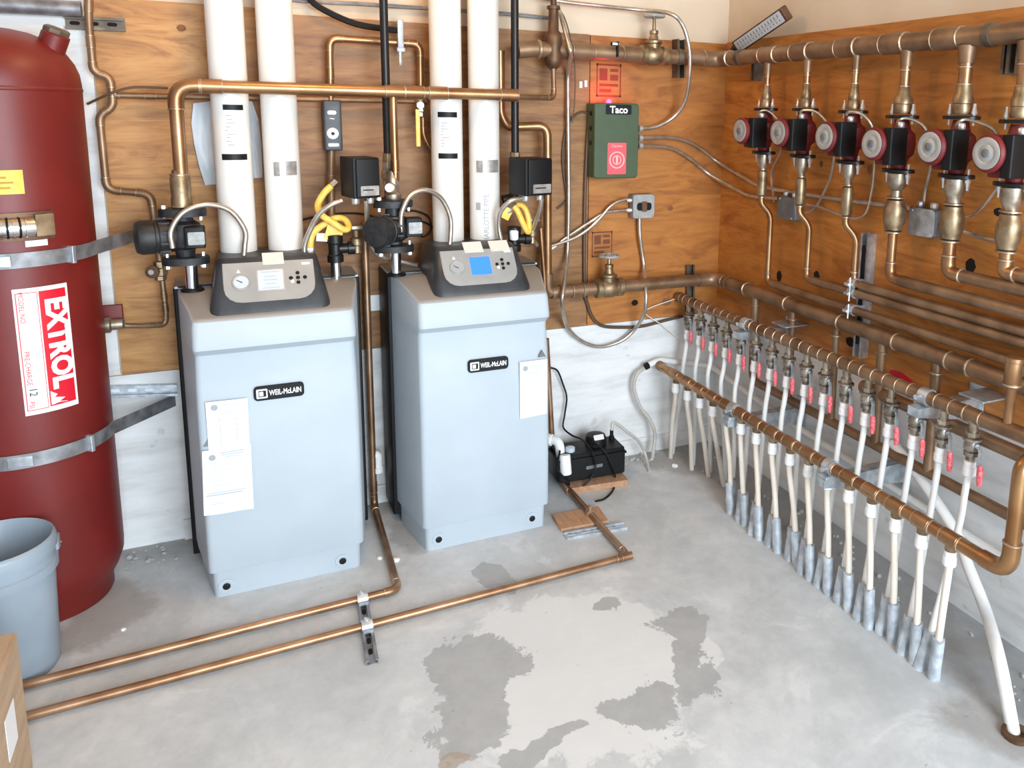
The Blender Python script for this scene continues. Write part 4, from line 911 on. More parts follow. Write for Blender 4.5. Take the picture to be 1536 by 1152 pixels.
# ================================================================== right wall: red pumps
ORD = ['first','second','third','fourth','fifth','sixth','seventh','eighth','ninth','tenth','eleventh','twelfth','thirteenth','fourteenth','fifteenth','sixteenth']
CX = -.10
def make_pump(loc, label):
    t = thing('circulator_pump', label, 'pump', loc, 'red circulator pumps')
    L = lambda n, g, m, lab=None, par=t: put(n, g, m, par, lab, local=True)
    L('volute', G().lathe([(.022,-.078),(.026,-.06),(.030,-.045),(.044,-.032),(.048,0),(.044,.032),(.030,.045),(.026,.06),(.022,.078)], (0,0,0), Z, 22), redpump)
    mo = L('motor', G().lathe([(.046,.018),(.050,.026),(.050,.088),(.052,.092),(.052,.112),(.046,.119)], (0,0,0), -X, 26), redpump)
    L('nameplate_disc', G().lathe([(.043,0),(.043,.002),(.041,.003),(.026,.003),(.024,.0018),(.022,.003)], (-.1185,0,0), -X, 28), silver, 'round silver nameplate')
    L('vent_plug', G().lathe([(.012,0),(.012,.004),(.008,.006)], (-.1212,0,0), -X, 12), boxgrey)
    L('motor_web', G().box((-.050,-.012,-.040), .08, .06, .05, .008), redpump)
    tb = L('terminal_box', G().box((-.072,-.052,-.006), .070, .034, .114, .005), blackp)
    L('cable_gland', G().lathe([(.009,0),(.011,.003),(.011,.016),(.008,.02)], (-.055,-.052,.050), Z, 10), zinc)
    for s in (1, -1):
        fl = L('flange', G().prism([(.040*math.cos(2*PI*k/20), .060*math.sin(2*PI*k/20)) for k in range(20)], V((0,0,s*.085-.0055)), X, Y, .011, .002), blackiron)
        for sy in (-1, 1):
            L('flange_bolt', G().lathe([(.0045,-.022),(.0045,.032),(.0085,.010),(.0085,.017),(.0045,.0175),(.0045,.04)], (0, sy*.044, s*.085), Z*s, 6), zinc)
    return t
cols_px = [(1149,157,193),(1208,159,195),(1280,161,202),(1354,166,213),(1443,167,217),(1531,172,226)]
ys = [on_right(p[0], p[1], -CX).y for p in cols_px]
pz = [1.493,1.493,1.487,1.473,1.474,1.466]
p0 = None
for k in range(6):
    lab = ORD[k]+' red circulator pump from the corner on right wall' if k < 5 else 'sixth red circulator pump, cut off by the frame edge'
    if k == 0: p0 = make_pump((CX, ys[k], pz[k]), lab)
    else: copy_thing(p0, (CX, ys[k], pz[k]), lab)
elb_px = [(1145,425),(1208,421),(1285,430),(1345,420),(1425,410),(1515,410)]
for k in range(6):
    big = k >= 3; r = (.0185 if k > 3 else .0150) if big else .0115; y = ys[k]; z = pz[k]
    ze = on_right(*elb_px[k], -CX).z; ye = on_right(*elb_px[k], -CX).y
    t = thing('zone_pipe', ORD[k]+' zone pipe from the corner, dropping from '+ORD[k]+' red pump and running right', 'pipe', (CX, y, ze), 'zone pipes below the red pumps')
    # upper riser
    put('riser', G().sweep([V((CX,y,z+.10)), V((CX,y,hzr-.02))], r*1.05, 14), copper, t)
    put('saddle_tee', G().lathe([(r*1.5,0),(r*1.25,-.025),(r*1.2,-.05)], (CX,y,hzr-.024), Z, 14), copper_dull, t)
    put('flange_adapter', G().lathe([(.022 if not big else .026,0),(.024 if not big else .029,.01),(.026 if big else .018,.03),(.029 if big else .019,.032),(.029 if big else .019,.048),(r*1.3,.06),(r*1.12,.085),(r*1.0,.087)], (CX,y,z+.094), Z, 12), brass, t)
    put('solder_joint', ring_g((CX,y,z+.18), Z, r*1.1, .006, 1.12), solder, t); put('solder_joint', ring_g((CX,y,hzr-.085), Z, r*1.08, .006, 1.12), solder, t)
    # lower
    zb = z-.094
    put('lower_adapter', G().lathe([(.024 if not big else .032,0),(.024 if not big else .032,-.03),(.019 if not big else .027,-.045),(r*1.15,-.055),(r*1.15,-.075),(r,-.077)], (CX,y,zb), Z, 14), brass_lt, t)
    zc = {0:1.285,1:1.275,2:1.265}.get(k, 1.245 if k == 3 else 1.25); hh = .052
    R = .019 if not big else .036
    put('nipple', G().sweep([V((CX,y,zb-.06)), V((CX,y,zc+hh-.01))], r*1.05, 14), brass_lt, t)
    put('check_valve', G().lathe([(r*1.1,-hh),(R*1.0,-hh+.004),(R*1.06,-hh+.008),(R*1.06,hh-.008),(R,hh-.004),(r*1.1,hh)] if not big else [(r*1.1,-hh),(R*.8,-hh+.004),(R*.82,-hh+.016),(R,-hh+.03),(R,hh-.03),(R*.82,hh-.016),(R*.8,hh-.004),(r*1.1,hh)], (CX,y,zc), Z, 14 if not big else 10), brass, t, 'brown brass check valve')
    for s in (-1, 1): put('solder_joint', ring_g((CX,y,zc+s*(hh+.004)), Z, r*1.2 if not big else R*.75, .007, 1.14), solder, t)
    runx = [CX+.03, CX+.03, CX+.03, CX+.02, CX+.02, CX+.02][k]
    jog = .028 if not big else .0
    pts = [V((CX,y,zc-hh)), V((CX,y,zc-hh-.03))]
    if not big: pts += [V((runx, y-jog, zc-hh-.075))]; yy = y-jog; xx = runx
    else: xx = CX; yy = y
    pts += [V((xx, yy, ze)), V((xx, -3.3, ze))]
    path, arcs = fillet(pts, r*2.4); put('drop_pipe', G().sweep(path, r if big else r, 14), copper, t)
    a_, d1_, d2_, _ = arcs[-1]; put('elbow', G().sweep([a_[0]+d1_*r]+a_+[a_[-1]+d2_*r], r*1.15, 14), copper, t)
    put('solder_joint', ring_g(a_[-1]+d2_*r*1.1, d2_, r*1.12, .007, 1.12), solder, t); put('solder_joint', ring_g(a_[0]+d1_*r*1.1, d1_, r*1.12, .007, 1.12), solder, t)
    put('run_pipe', G().sweep([V((xx,yy-r*3.2,ze)), V((xx,-3.3,ze))], (.0155 if not big else .0195), 14), copper_dull, t)
# header hangers (strut pieces behind header)
for px, py, lab in ((1135,105,'short strut hanger behind the top header near the corner'), (1513,95,'short strut hanger behind the top header near frame edge')):
    y = on_right(px, py, .02).y; zlo = on_right(px, 121 if px < 1200 else 112, .02).z
    h = thing('strut_hanger', lab, 'hanger', (-.0, y, zlo), 'strut hangers under the top header')
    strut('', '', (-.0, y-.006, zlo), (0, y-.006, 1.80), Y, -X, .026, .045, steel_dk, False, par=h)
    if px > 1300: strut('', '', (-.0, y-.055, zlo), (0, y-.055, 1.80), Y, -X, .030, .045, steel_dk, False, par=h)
    put('clamp_band', G().lathe([(.0305,-.012),(.0335,-.012),(.0335,.012),(.0305,.012)], (-.10, y, hzr), Y, 18), steel_dk, h)
# upright strut with three clamps on the zone pipes
ym = on_right(1309, 352, .0).y
us = thing('upright_channel', 'upright galvanised channel on right wall clamping three zone pipes', 'channel', (0, ym, .75))
strut('', '', (0, ym, .70), (0, ym, on_right(1309,350,.0).z), -Y, -X, .041, .035, galv, False, par=us)
put('channel_slot', G().box((-.0358, ym, .93), .001, .016, .36), knotm, us)
zs = [on_right(*elb_px[k], -CX).z for k in range(3)]
for z in zs:
    put('pipe_clamp', G().lathe([(.0165,-.014),(.0205,-.014),(.0205,.014),(.0165,.014)], (CX+.03, ym, z), Y, 16), galv, us)
    put('clamp_ear', G().box((CX+.003, ym, z), .02, .022, .01, .002), galv, us); put('clamp_screw', G().sweep([V((CX+.0, ym-.012, z+.026)), V((CX+.0, ym-.012, z-.026))], .003, 6), zinc, us)
    put('clamp_neck', G().box((CX+.058, ym, z), .018, .022, .03, .002), galv, us)
# boxes and cables of the pumps
def wallbox(px0, px1, lab, rot):
    a, b = on_right(*px0, .045), on_right(*px1, .045); c = (a+b)/2; h = abs(a.z-b.z)
    t = thing('junction_box', lab, 'box', (0, c.y, c.z-h/2)); put('box', G().box((-.022, c.y, c.z), .044, .105, h, .010), boxgrey, t); 
    put('cover', G().prism(rrect(.106, h, .014, 4), V((-.044, c.y, c.z)), Y, -Z, .004, .001), boxgrey if rot else galv, t)
    for s in (-1, 1): put('screw', G().lathe([(.004,0),(.003,.002)], (-.048, c.y+s*.04, c.z+s*h*.4), -X, 8), zinc, t)
    for s in (-1, 1): put('connector', G().lathe([(.011,0),(.013,.004),(.013,.018),(.009,.022)], (-.025, c.y+s*.028, c.z+h/2), Z, 8), zinc, t)
    return c, h
wallbox((1162,293), (1197,333), 'dark grey junction box between first and second zone pipes', True)
wallbox((1364,310), (1401,358), 'pale grey junction box between fourth and fifth zone pipes', False)
tops = [((1137,172),(1139,168),(1150,166),(1161,174),(1172,190)), ((1201,172),(1203,166),(1219,166),(1233,175),(1247,195)), ((1270,172),(1273,168),(1290,170),(1305,184),(1312,205)), ((1346,186),(1349,180),(1362,178),(1384,188),(1396,210)), ((1435,190),(1438,183),(1452,180),(1487,192),(1503,215))]
lows = [((1176,211),(1170,230),(1157,262),(1162,303)), ((1251,217),(1250,245),(1242,276),(1222,312),(1206,320)), ((1313,229),(1311,262),(1307,291),(1297,322),(1273,326),(1234,312),(1210,306)), ((1399,234),(1393,265),(1388,285),(1386,303)), ((1507,243),(1503,265),(1493,285),(1466,318),(1439,328))]
for k in range(5):
    pts = [on_right(p[0], p[1], .165-.02*i) for i, p in enumerate(tops[k])]+[on_right(p[0], p[1], .055-.03*min(1, i/2)) for i, p in enumerate(lows[k])]
    cable('pump_cable', 'pale cable from '+ORD[k]+' red pump arching over and down behind the next pump', pts, .0048, conduit_m, 'cable', 'pump cables', 8)
cable('armored_cable', 'short armored cable sagging from pale junction box to sixth zone pipe', [on_right(p[0], p[1], .025) for p in ((1398,338),(1420,339),(1440,345),(1472,356),(1492,360),(1512,360))], .007, conduit_m)

# ================================================================== radiant manifolds
UX, LX = -.22, -.33
def uz(y): return .732+(.748-.732)*(-y)/1.76
LZ = .432
rm = .0215
NV = 16
uy = [-.117-.1022*k for k in range(NV)]
ly = [-.212-.0995*k for k in range(NV)]
um = thing('upper_manifold', 'upper copper manifold along right wall with sixteen red-handled valves', 'manifold', (UX, -.035, .73))
put('pipe', G().sweep([V((UX,-.035,uz(-.035))), V((UX,-3.2,uz(-3.2)))], rm, 18), copper_dull, um)
put('end_cap', G().lathe([(rm*1.0,0),(rm*1.12,.002),(rm*1.12,.03),(rm,.032)], (UX,-.06,uz(-.06)), Y, 18), copper_dull, um)
def valve_meshes():
    m = {}
    m['stub'] = G().lathe([(.018,-.012),(.0125,-.022),(.0125,-.050)], (0,0,0), Z, 12).mesh('valve_stub', brass_lt)
    m['nut'] = G().lathe([(.0175,-.046),(.0185,-.049),(.0185,-.059),(.0145,-.061)], (0,0,0), Z, 6).mesh('valve_nut', brass_lt)
    m['body'] = G().lathe([(.016,-.058),(.027,-.062),(.027,-.068),(.018,-.072),(.0215,-.080),(.0215,-.094),(.016,-.102),(.020,-.104),(.020,-.114),(.0125,-.116),(.0125,-.135)], (0,0,0), Z, 12).mesh('ball_valve', valve_m)
    p = [V((-.004,-.016,-.080)), V((-.008,-.032,-.080)), V((-.010,-.038,-.090)), V((-.008,-.036,-.112)), V((-.012,-.044,-.130))]
    rows = []
    for i, q in enumerate(p):
        a = V((.006,0,0)); b = V((0,.0015,.0)); rows.append([q-a-b, q+a-b, q+a+b, q-a+b])
    m['lever'] = G().loft(rows).lathe([(.007,0),(.007,.012)], (-.003,-.012,-.080), V((-.25,-1,0)), 8).mesh('valve_lever', galv)
    m['grip'] = G().sweep([V((-.012,-.043,-.126)), V((-.013,-.045,-.135)), V((-.013,-.046,-.168)), V((-.012,-.045,-.184))], [.006,.0085,.0085,.006], 10).mesh('red_grip', redvinyl)
    return m
valve_m = mat('valve_nickel_brass', (0.16,0.13,0.10), 0.4, 0.75, (0.42,0.37,0.31), 40)
VM = valve_meshes()
for k in range(NV):
    b = V((UX, uy[k], uz(uy[k]))); 
    v = bpy.data.objects.new('ball_valve', VM['body']); COL.objects.link(v); v.parent = um; v.location = b-V(um.location)
    for n, key in (('valve_stub','stub'), ('hex_nut','nut'), ('lever','lever'), ('red_grip','grip')):
        c = bpy.data.objects.new(n, VM[key]); COL.objects.link(c); c.parent = v
    for s_ in (.026, -.026): put('solder_joint', ring_g(b+Y*s_, Y, rm, .005, 1.10), solder if k > 4 else copper_dull, um)
lm = thing('lower_manifold', 'lower copper manifold along right wall feeding cream tubes into floor', 'manifold', (LX, -.065, LZ))
path, arcs = fillet([V((LX,-.065,LZ)), V((LX,-1.885,LZ)), V((LX,-1.885,.72)), V((LX+.06,-1.885,.74)), V((LX+.06,-3,.74))], .055)
put('pipe', G().sweep(path, .0195, 18), copper_new, lm)
put('end_cap', G().lathe([(.0195,0),(.022,.002),(.022,.03),(.0195,.032)], (LX,-.09,LZ), Y, 18), copper_dull, lm)
a_, d1_, d2_, _ = arcs[0]; put('elbow', G().sweep([a_[0]+d1_*.025]+a_+[a_[-1]+d2_*.025], .0225, 18), copper_new, lm)
put('solder_joint', ring_g(a_[-1]+d2_*.028, d2_, .022, .006, 1.1), solder, lm)
sl = G().lathe([(.0235,0),(.0165,-.012),(.0155,-.045)], (0,0,0), Z, 12).mesh('tee_stub', brass)
for k in range(NV):
    b = V((LX, ly[k], LZ)); s = bpy.data.objects.new('tee_stub', sl); COL.objects.link(s); s.parent = lm; s.location = b-V(lm.location)
    for s_ in (.030, -.030): put('solder_joint', ring_g(b+Y*s_, Y, .0195, .005, 1.12), solder if k > 4 else copper, lm)
    put('tee_body', G().lathe([(.0195,-.028),(.0218,-.026),(.0218,.026),(.0195,.028)], b, Y, 16), copper, lm)
# tubes into the floor
Lf = [(1006,686),(1038,704),(1064,714),(1087,728),(1094,770),(1119,788),(1146,806),(1167,827),(1189,851),(1216,869),(1241,890),(1262,918),(1290,945),(1330,965),(1368,995),(1405,1015)]
nut_l = [(.010,-.031),(.0165,-.033),(.0165,-.050),(.0185,-.052),(.0185,-.074),(.012,-.080)]
nutmesh = G().lathe(nut_l, (0,0,0), Z, 14).mesh('coupling_nut', nutw)
nutmeshU = G().lathe([(r, z-.098) for r, z in nut_l], (0,0,0), Z, 14).mesh('coupling_nut', nutw)
rg = random.Random(11)
def tube(lab, top, fl, m, grp, nmesh, zoff, bow):
    t = thing('heating_tube', lab, 'tube', (fl.x, fl.y, 0), grp)
    mid = top.lerp(fl, .5)+V(bow)
    a = V((top.x, top.y, top.z-.05)); b = fl+(top-fl)*.08
    put('tubing', G().sweep(smooth_path([top, a, mid, fl-Z*.02], 6), .0105, 10), m, t)
    n = bpy.data.objects.new('coupling_nut', nmesh); COL.objects.link(n); n.parent = t; n.location = V((top.x, top.y, top.z-zoff))-V(t.location)
    return t
def sleeve(lab, fl, top, h, grp):
    d = (top-fl).normalized(); p0 = fl-d*.015; g = G(); rows = []
    for k in range(5):
        q = p0+d*((h+.015)*k/4); r = .0185-.002*k/4+rg.uniform(-.001,.001)
        u, w = perp(d); rows.append([q+(u*math.cos(2*PI*j/12)+w*math.sin(2*PI*j/12))*(r*(1+rg.uniform(-.06,.06)))+(d*rg.uniform(-.006,.006) if k == 4 else V((0,0,0))) for j in range(12)])
    return single('floor_sleeve', g.loft(rows), sleeve_m, lab, 'sleeve', grp)
for k in range(NV):
    fl = on_level(*Lf[k]); top = V((LX, ly[k], LZ-.05))
    if k >= 4: fl.x = -.325+rg.uniform(-.012,.012)
    lab = ORD[k]+' cream tube from the corner hanging under the lower manifold into the floor'
    tube(lab, top, fl, pex, 'cream tubes under the lower manifold', nutmesh, -.05, (0,0,0) if k > 5 else (rg.uniform(-.01,.004), rg.uniform(-.01,.01), 0))
    flU = fl+V((-.002 if k > 4 else .03, .048 if k > 6 else .04, 0)); topU = V((UX, uy[k], uz(uy[k])-.148))
    labu = ORD[k]+' white tube from the corner dropping from its red-handled valve behind lower manifold'
    # passes behind the lower manifold
    tU = thing('heating_tube', labu, 'tube', (flU.x, flU.y, 0), 'white tubes under the red valves')
    m1 = V((UX-.020, topU.y-.002, LZ+.0)); p2 = V((UX*.55+flU.x*.45, topU.y*.55+flU.y*.45, LZ-.17))
    put('tubing', G().sweep(smooth_path([topU, topU.lerp(m1, .5), m1, m1.lerp(flU, .5)+V((.006,0,0)), flU-Z*.02], 6), .0098, 10), pexw, tU)
    n = bpy.data.objects.new('coupling_nut', nutmeshU); COL.objects.link(n); n.parent = tU; n.location = V((topU.x, topU.y, topU.z+.148))-V(tU.location)
    if k >= 4:
        sleeve('pale metal sleeve round base of the '+ORD[k]+' cream tube from the corner', fl, top, .125, 'floor sleeves of the cream tubes')
        sleeve('pale metal sleeve round base of the '+ORD[k]+' white tube from the corner', flU, p2, .115, 'floor sleeves of the white tubes')
# brackets
def bracket(y, zt, x1, lab, up):
    t = thing('cantilever_bracket', lab, 'bracket', (0, y, zt), 'strut brackets of the manifolds')
    w = .0205; rows = [[V((-.0, y-w, zt)), V((-.0, y+w, zt)), V((-.0, y+w, zt-.075)), V((-.0, y-w, zt-.075))], [V((x1, y-w, zt)), V((x1, y+w, zt)), V((x1, y+w, zt-.026)), V((x1, y-w, zt-.026))]]
    put('arm', G().loft(rows), galv, t); put('back_plate', G().box((-.004, y, zt-.03), .006, .055, .13, .002), galv, t)
    return t
for y, lab in ((on_right(1120,482,-UX).y, 'galvanised bracket under far end of the upper manifold'), (on_right(1390,592,-UX).y, 'galvanised bracket under near end of the upper manifold')):
    z = uz(y); t = bracket(y, z-rm-.004, UX-.05, lab, True)
    put('pipe_clamp', G().lathe([(rm+.0005,-.016),(rm+.005,-.016),(rm+.005,.016),(rm+.0005,.016)], (UX, y, z), Y, 18), galv, t); put('clamp_bolt', G().lathe([(.004,-.03),(.004,.012),(.008,.012),(.008,.018)], (UX-.028, y, z+.005), -X, 6), zinc, t)
    put('gusset', G().box((-.06, y-.07, z+.004), .115, .09, .006, .002), galv, t)
for px, py, lab in ((1101,610,'galvanised bracket under far end of the lower manifold'), (1246,700,'galvanised bracket under near end of the lower manifold')):
    y = on_right(px, py, -LX).y; t = bracket(y, LZ-.0195-.012, LX-.04, lab, True)
    put('pipe_clamp', G().lathe([(.0200,-.018),(.026,-.018),(.026,.018),(.0200,.018)], (LX, y, LZ), Y, 18), galv, t); put('clamp_bolt', G().lathe([(.004,-.03),(.004,.012),(.008,.012),(.008,.018)], (LX-.03, y-.01, LZ+.004), -X, 6), zinc, t)
    put('clamp_saddle', G().box((LX, y, LZ-.026), .07, .045, .012, .004), galv, t)
# lower copper return behind the tubes
dr = thing('return_pipe', 'dark copper return pipe behind white tubes along right wall with five drops', 'pipe', (-.055, -.42, .435))
dpx = [(1133,447),(1189,470),(1254,500),(1322,530),(1402,578)]
dy = [on_right(*p, .07).y for p in dpx]
path, arcs = fillet([V((-.07,dy[0],szz-.02)), V((-.065,dy[0],.435)), V((-.065,-3.0,.425))], .05); put('pipe', G().sweep(path, .0175, 14), copper_dull, dr)
for k in range(1, 5): put('drop', G().sweep([V((-.07,dy[k],szz-.02)), V((-.066,dy[k],.43))], .0135 if k < 3 else .0165, 12), copper_dull, dr)
for k in range(5): put('solder_joint', ring_g((-.07, dy[k], szz-.055), Z, .0165, .008, 1.2), solder, dr)
z2 = on_right(1468,655,.06).z
pipe_run('return_pipe', 'dark copper pipe behind upper manifold near the frame edge', [(-.06,-1.05,z2), (-.06,-3.0,z2)], .022, copper_dull)
tee = thing('manifold_riser', 'upright copper riser with bright ring joining upper manifold near the frame edge', 'pipe', tuple(on_right(1511,632,-UX)))
p = on_right(1512,632,-UX); ztee = on_right(1515,552,-UX).z
put('pipe', G().lathe([(.013,-.015),(.012,.055),(.014,.06),(.014,.085),(.019,.10),(.0215,.104),(.0215,ztee-p.z+.02),(.0235,ztee-p.z+.022),(.0235,ztee-p.z+.032),(.018,ztee-p.z+.034)], V((UX, p.y, p.z)), Z, 18), copper, tee)
put('solder_joint', ring_g((UX,p.y,p.z+.102), Z, .021, .008, 1.15), solder, tee)
put('branch', G().sweep(fillet([V((UX,p.y,ztee)), V((-.07,p.y,ztee)), V((-.07,p.y,szz))], .05)[0], .0245, 16), copper_dull, tee)
# white pipes on the right wall
wp_ = thing('condensate_pipe', 'white plastic drain pipe sloping along white wall behind the tubes', 'pipe', tuple(on_back(985,540,.03)))
A = on_back(970,549,.05); B = on_back(988,540,.04); Cc = on_back(1040,549,.035); D = V((-.035,-.05,on_right(1090,580,.035).z if 0 else .385)); E_ = on_right(1165,621,.03); F_ = on_right(1520,847,.03)
put('pipe', G().sweep(fillet([A, B, V((-.04,-.035,.385)), E_, F_], .03)[0], .0135, 12), pvc_old, wp_)
put('hose_clamp', G().lathe([(.012,-.01),(.016,-.008),(.016,.008),(.012,.01)], A, B-A, 10), blackp, wp_)
single('pipe_stub', G().lathe([(.022,0),(.026,.004),(.026,.03),(.018,.038),(.004,.042)], on_right(1200,622,.002), V((-1,-.2,0)), 16), nutw, 'white rounded plug on right wall behind the tubes', 'plug')
big = [on_right(1338,664,.05), on_right(1373,707,.055), on_right(1433,797,.06), on_right(1452,848,.085), on_right(1478,915,.13), V((-.25,-1.83,.12)), on_level(1524,1104)-Z*.02]
single('flexible_pipe', G().sweep(smooth_path(big, 8), .0175, 14), pexw, 'thick cream pipe curving off right wall down into floor at lower right', 'pipe')
single('flexible_pipe', G().sweep(smooth_path([V((-.12,-2.02,.5)), V((-.17,-2.03,.25)), V((-.25,-2.05,-.02))], 8), .0175, 14), pexw, 'thick cream pipe at the far right frame edge entering floor', 'pipe')
single('floor_collar', G().lathe([(.035,-.01),(.036,.012),(.026,.016),(.020,.004)], on_level(1524,1104), Z, 16), bronze, 'dark collar where thick cream pipe enters the floor', 'collar')

# ================================================================== condensate pump and floor bits
cp = thing('condensate_pump', 'black condensate pump on wooden board beside right boiler', 'pump', (-.72,-.17,.03))
yb = -.24; a, b = at(838,719,1,yb), at(941,706,1,yb); zt_ = .04
cxm = (-.885-.575)/2; ang = math.radians(-3); R3 = Matrix.Rotation(ang, 3, 'Z'); cc = V((cxm, -.165, .030))
put('reservoir', G().box(cc+V((0,0,.062)), .30, .145, .10, .014, R3), blackp, cp)
put('lid', G().box(cc+V((.005,0,.118)), .285, .132, .020, .008, R3), blackp, cp)
put('motor_cover', G().lathe([(.046,0),(.046,.03),(.040,.046),(.02,.052)], cc+V((.045,.01,.122)), Z, 20), blackp, cp)
put('rating_label', G().prism(rrect(.045,.022,.002,2), cc+V((.04,-.032,.172)), X, V((0,.6,.8)).normalized(), .001), creamtag, cp)
put('float_cap', G().lathe([(.02,0),(.02,.018),(.012,.022)], cc+V((-.085,-.02,.126)), Z, 14), screen_off, cp)
put('outlet_barb', G().lathe([(.012,0),(.012,.018),(.008,.02),(.008,.045)], cc+V((.125,.02,.126)), Z, 10), blackp, cp)
put('rim', G().box(cc+V((0,0,.108)), .306, .151, .008, .003, R3), blackp, cp)
put('lettering_panel', G().prism(rrect(.11,.014,.003,2), cc+V((.02,-.0735,.066)), X, Z, .0012), boxgrey, cp); put('lettering_panel', G().prism([(-.008,-.006),(.008,-.006),(0,.008)], cc+V((.115,-.0745,.07)), X, Z, .0012), boxgrey, cp)
wpv = thing('drain_elbow', 'white plastic elbow draining into the left end of the condensate pump', 'fitting', tuple(at(845,690,1,-.2)))
put('elbow', G().sweep(fillet([V((cc.x-.165,-.11,.195)), V((cc.x-.125,-.16,.20)), V((cc.x-.125,-.185,.12))], .03)[0], .020, 14), nutw, wpv)
put('hub', G().lathe([(.020,0),(.025,.002),(.025,.028),(.020,.03)], V((cc.x-.145,-.135,.197)), V((-.7,.7,0)), 14), nutw, wpv); put('tail', G().lathe([(.022,0),(.024,.004),(.024,.075),(.022,.08)], (cc.x-.125,-.24,.085), V((0,.25,1)), 12), nutw, wpv)
single('wood_board', G().box((-.715,-.185,.0145), .27, .17, .029, .002, Matrix.Rotation(-.1, 3, 'Z')), woodb, 'brown wooden board under the condensate pump', 'board')
wbk = [on_level(830,765,.03), on_level(850,791,.03), on_level(908,774,.03), on_level(888,752,.03)]
bc = sum(wbk, V((0,0,0)))/4
single('wood_block', G().box((bc.x+.003, bc.y, .001+.0065), .19, .12, .013, .001, Matrix.Rotation(-.08, 3, 'Z')), woodb, 'brown wooden block on floor under copper drain beside right boiler', 'board')
ch = thing('floor_channel', 'short galvanised channel on floor under copper drain by wooden block', 'channel', tuple(on_level(892,800,.0)))
a, b = on_level(848,806,.0), on_level(938,790,.0); strut('', '', a, b, (b-a).cross(Z).normalized(), Z, .045, .010, galv, True, par=ch)
pc = V((-.8455,-.46,.018)); put('pipe_clamp', G().lathe([(.0135,-.012),(.018,-.012),(.018,.012),(.0135,.012)], pc, Y, 14), solder, ch); put('clamp_ear', G().box(pc+Z*.024, .012, .016, .018, .002), solder, ch)
# cords and hoses
def fpath(L): return [on_level(p[0], p[1], p[2]) if p[3] == 'f' else at(p[0], p[1], 1, -p[2]) for p in L]
cable('power_cord', 'black power cord running down white wall to condensate pump', fpath([(824,551,.05,'b'),(836,556,.04,'b'),(844,575,.03,'b'),(850,596,.03,'b'),(847,622,.03,'b'),(845,641,.04,'b'),(858,653,.08,'b'),(874,660,.16,'b'),(888,678,.25,'b'),(893,695,.255,'b'),(893,706,.26,'b')]), .004, blackp, 'cord')
cable('power_cord', 'black cord draped over condensate pump front to the floor', fpath([(890,664,.2,'b'),(905,675,.24,'b'),(914,690,.255,'b'),(921,707,.26,'b'),(923,722,.006,'f'),(919,736,.006,'f'),(907,748,.006,'f'),(893,752,.006,'f')]), .004, blackp, 'cord')
cable('power_cord', 'black cord looping on floor left of the wooden board', fpath([(840,676,.2,'b'),(836,700,.25,'b'),(842,712,.26,'b'),(853,722,.05,'f'),(853,736,.006,'f'),(862,738,.006,'f'),(880,724,.04,'f'),(890,712,.255,'b')]), .004, blackp, 'cord')
cable('drain_hose', 'grey flexible hose from white elbow curving down white wall to floor', fpath([(966,552,.045,'b'),(955,562,.05,'b'),(951,582,.05,'b'),(960,610,.06,'b'),(975,630,.07,'b'),(982,650,.08,'b'),(980,675,.09,'b'),(977,690,.09,'b')])+[V((-.42,-.10,-.005))], .0085, hosem, 'hose', None, 10)
cable('drain_hose', 'clear grey hose arching from condensate pump outlet to floor', [cc+V((.125,.02,.165)), cc+V((.14,.03,.20)), at(942,649,1,-.13), at(958,662,1,-.12), at(968,682,1,-.12), on_level(974,708,.0)], .0065, hosem, 'hose', None, 10)

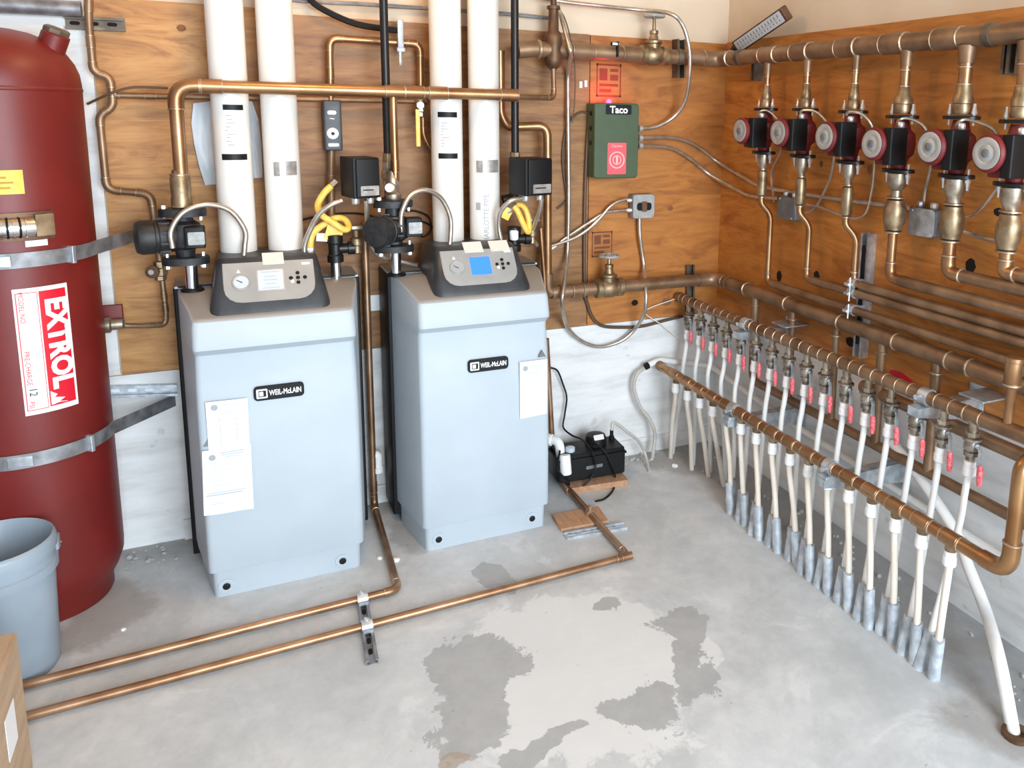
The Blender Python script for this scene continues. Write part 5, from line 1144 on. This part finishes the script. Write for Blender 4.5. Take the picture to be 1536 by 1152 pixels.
# bucket
BC = V((-2.655, -.573, 0)); 
pts = []
bk = thing('bucket', 'grey plastic bucket standing on floor in front of the red tank', 'bucket', tuple(BC))
prof = [(r*.885, z*1.03) for r, z in [(.132,0),(.135,.004),(.143,.20),(.1465,.275),(.156,.277),(.156,.300),(.150,.303),(.150,.330),(.157,.333),(.157,.358),(.153,.368),(.148,.370),(.144,.366),(.138,.20),(.128,.012),(.001,.010)]]
put('body', G().lathe(prof, BC, Z, 44), bucket_m, bk, angle=50)
aa = math.radians(18); ep = BC+V((.137*math.cos(aa), .137*math.sin(aa), .325))
put('handle_lug', G().box(ep+V((.0,0,.005)), .014, .030, .040, .004), bucket_m, bk)
pts = [BC+V((.163*math.cos(aa)+.012*math.sin(PI*k/14)*0, .163*math.sin(aa), .315)) for k in range(1)]
hp = []
for k in range(21):
    t_ = PI*k/20; hp.append(BC+V((.147*math.cos(t_)*math.cos(aa)+.147*-math.sin(t_)*math.sin(aa)*.95, .147*math.cos(t_)*math.sin(aa)+.147*math.sin(t_)*math.cos(aa)*.95, .325-.10*math.sin(t_))))
put('wire_handle', G().sweep(hp, .0026, 6), brass, bk)
# cardboard box at the lower left
bx = thing('cardboard_box', 'brown cardboard box at the lower left frame corner', 'box', (-2.70,-1.16,0))
BX, BY, BZ = on_level(25,950,.35).x, on_level(25,950,.35).y, .35; w, d = .34, .42
put('carton', G().box((BX-w/2, BY-d/2, BZ/2), w, d, BZ, .0), card, bx)
put('flap', G().box((BX-w*.26, BY-d/2, BZ+.0025), w*.48, d*.995, .004), card, bx); put('flap', G().box((BX-w*.76, BY-d/2, BZ+.0025), w*.46, d*.995, .004), card, bx)
put('shipping_label', G().prism(rrect(.08,.10,.002,2), (BX+.0006, BY-.13, .20), Y, Z, .001), white_l, bx)
put('tape_strip', G().box((BX-w/2, BY-d/2, BZ+.005), .05, d, .001), mat('packing_tape', (.55,.42,.28), .3), bx)
# rubble
rs = G(); rr = random.Random(5)
for _ in range(120):
    if rr.random() < .55: p = V((rr.uniform(-.24,-.05), rr.uniform(-2.0,-.1), 0))
    elif rr.random() < .6: p = V((rr.uniform(-2.42,-2.25), rr.uniform(-.14,-.01), 0))
    else: p = V((rr.uniform(-.75,-.3), rr.uniform(-.09,-.02), 0))
    s = rr.uniform(.004,.012); rs.lathe([(s*.6,-.002),(s,s*.3),(s*.6,s*.8),(s*.1,s)], p, V((rr.uniform(-.3,.3), rr.uniform(-.3,.3), 1)), 5)
o = single('rubble', rs, mat('concrete_crumb', (.42,.41,.40), .9), 'loose concrete crumbs along foot of the walls', 'rubble'); o['kind'] = 'stuff'
for k, (px, py, s) in enumerate(((594,841,.014), (570,838,.011), (185,945,.008), (1012,700,.016))):
    p = on_level(px, py); single('concrete_chip', G().lathe([(s*.8,-.002),(s,s*.3),(s*.7,s*.7),(s*.2,s*.8)], p, V((.2,.1,1)), 6), white_l, ['pale chip on floor right of the copper drain', 'pale chip on floor left of the copper drain', 'tiny pale chip on floor beside bucket', 'pale chip on floor below hose end'][k], 'chip')
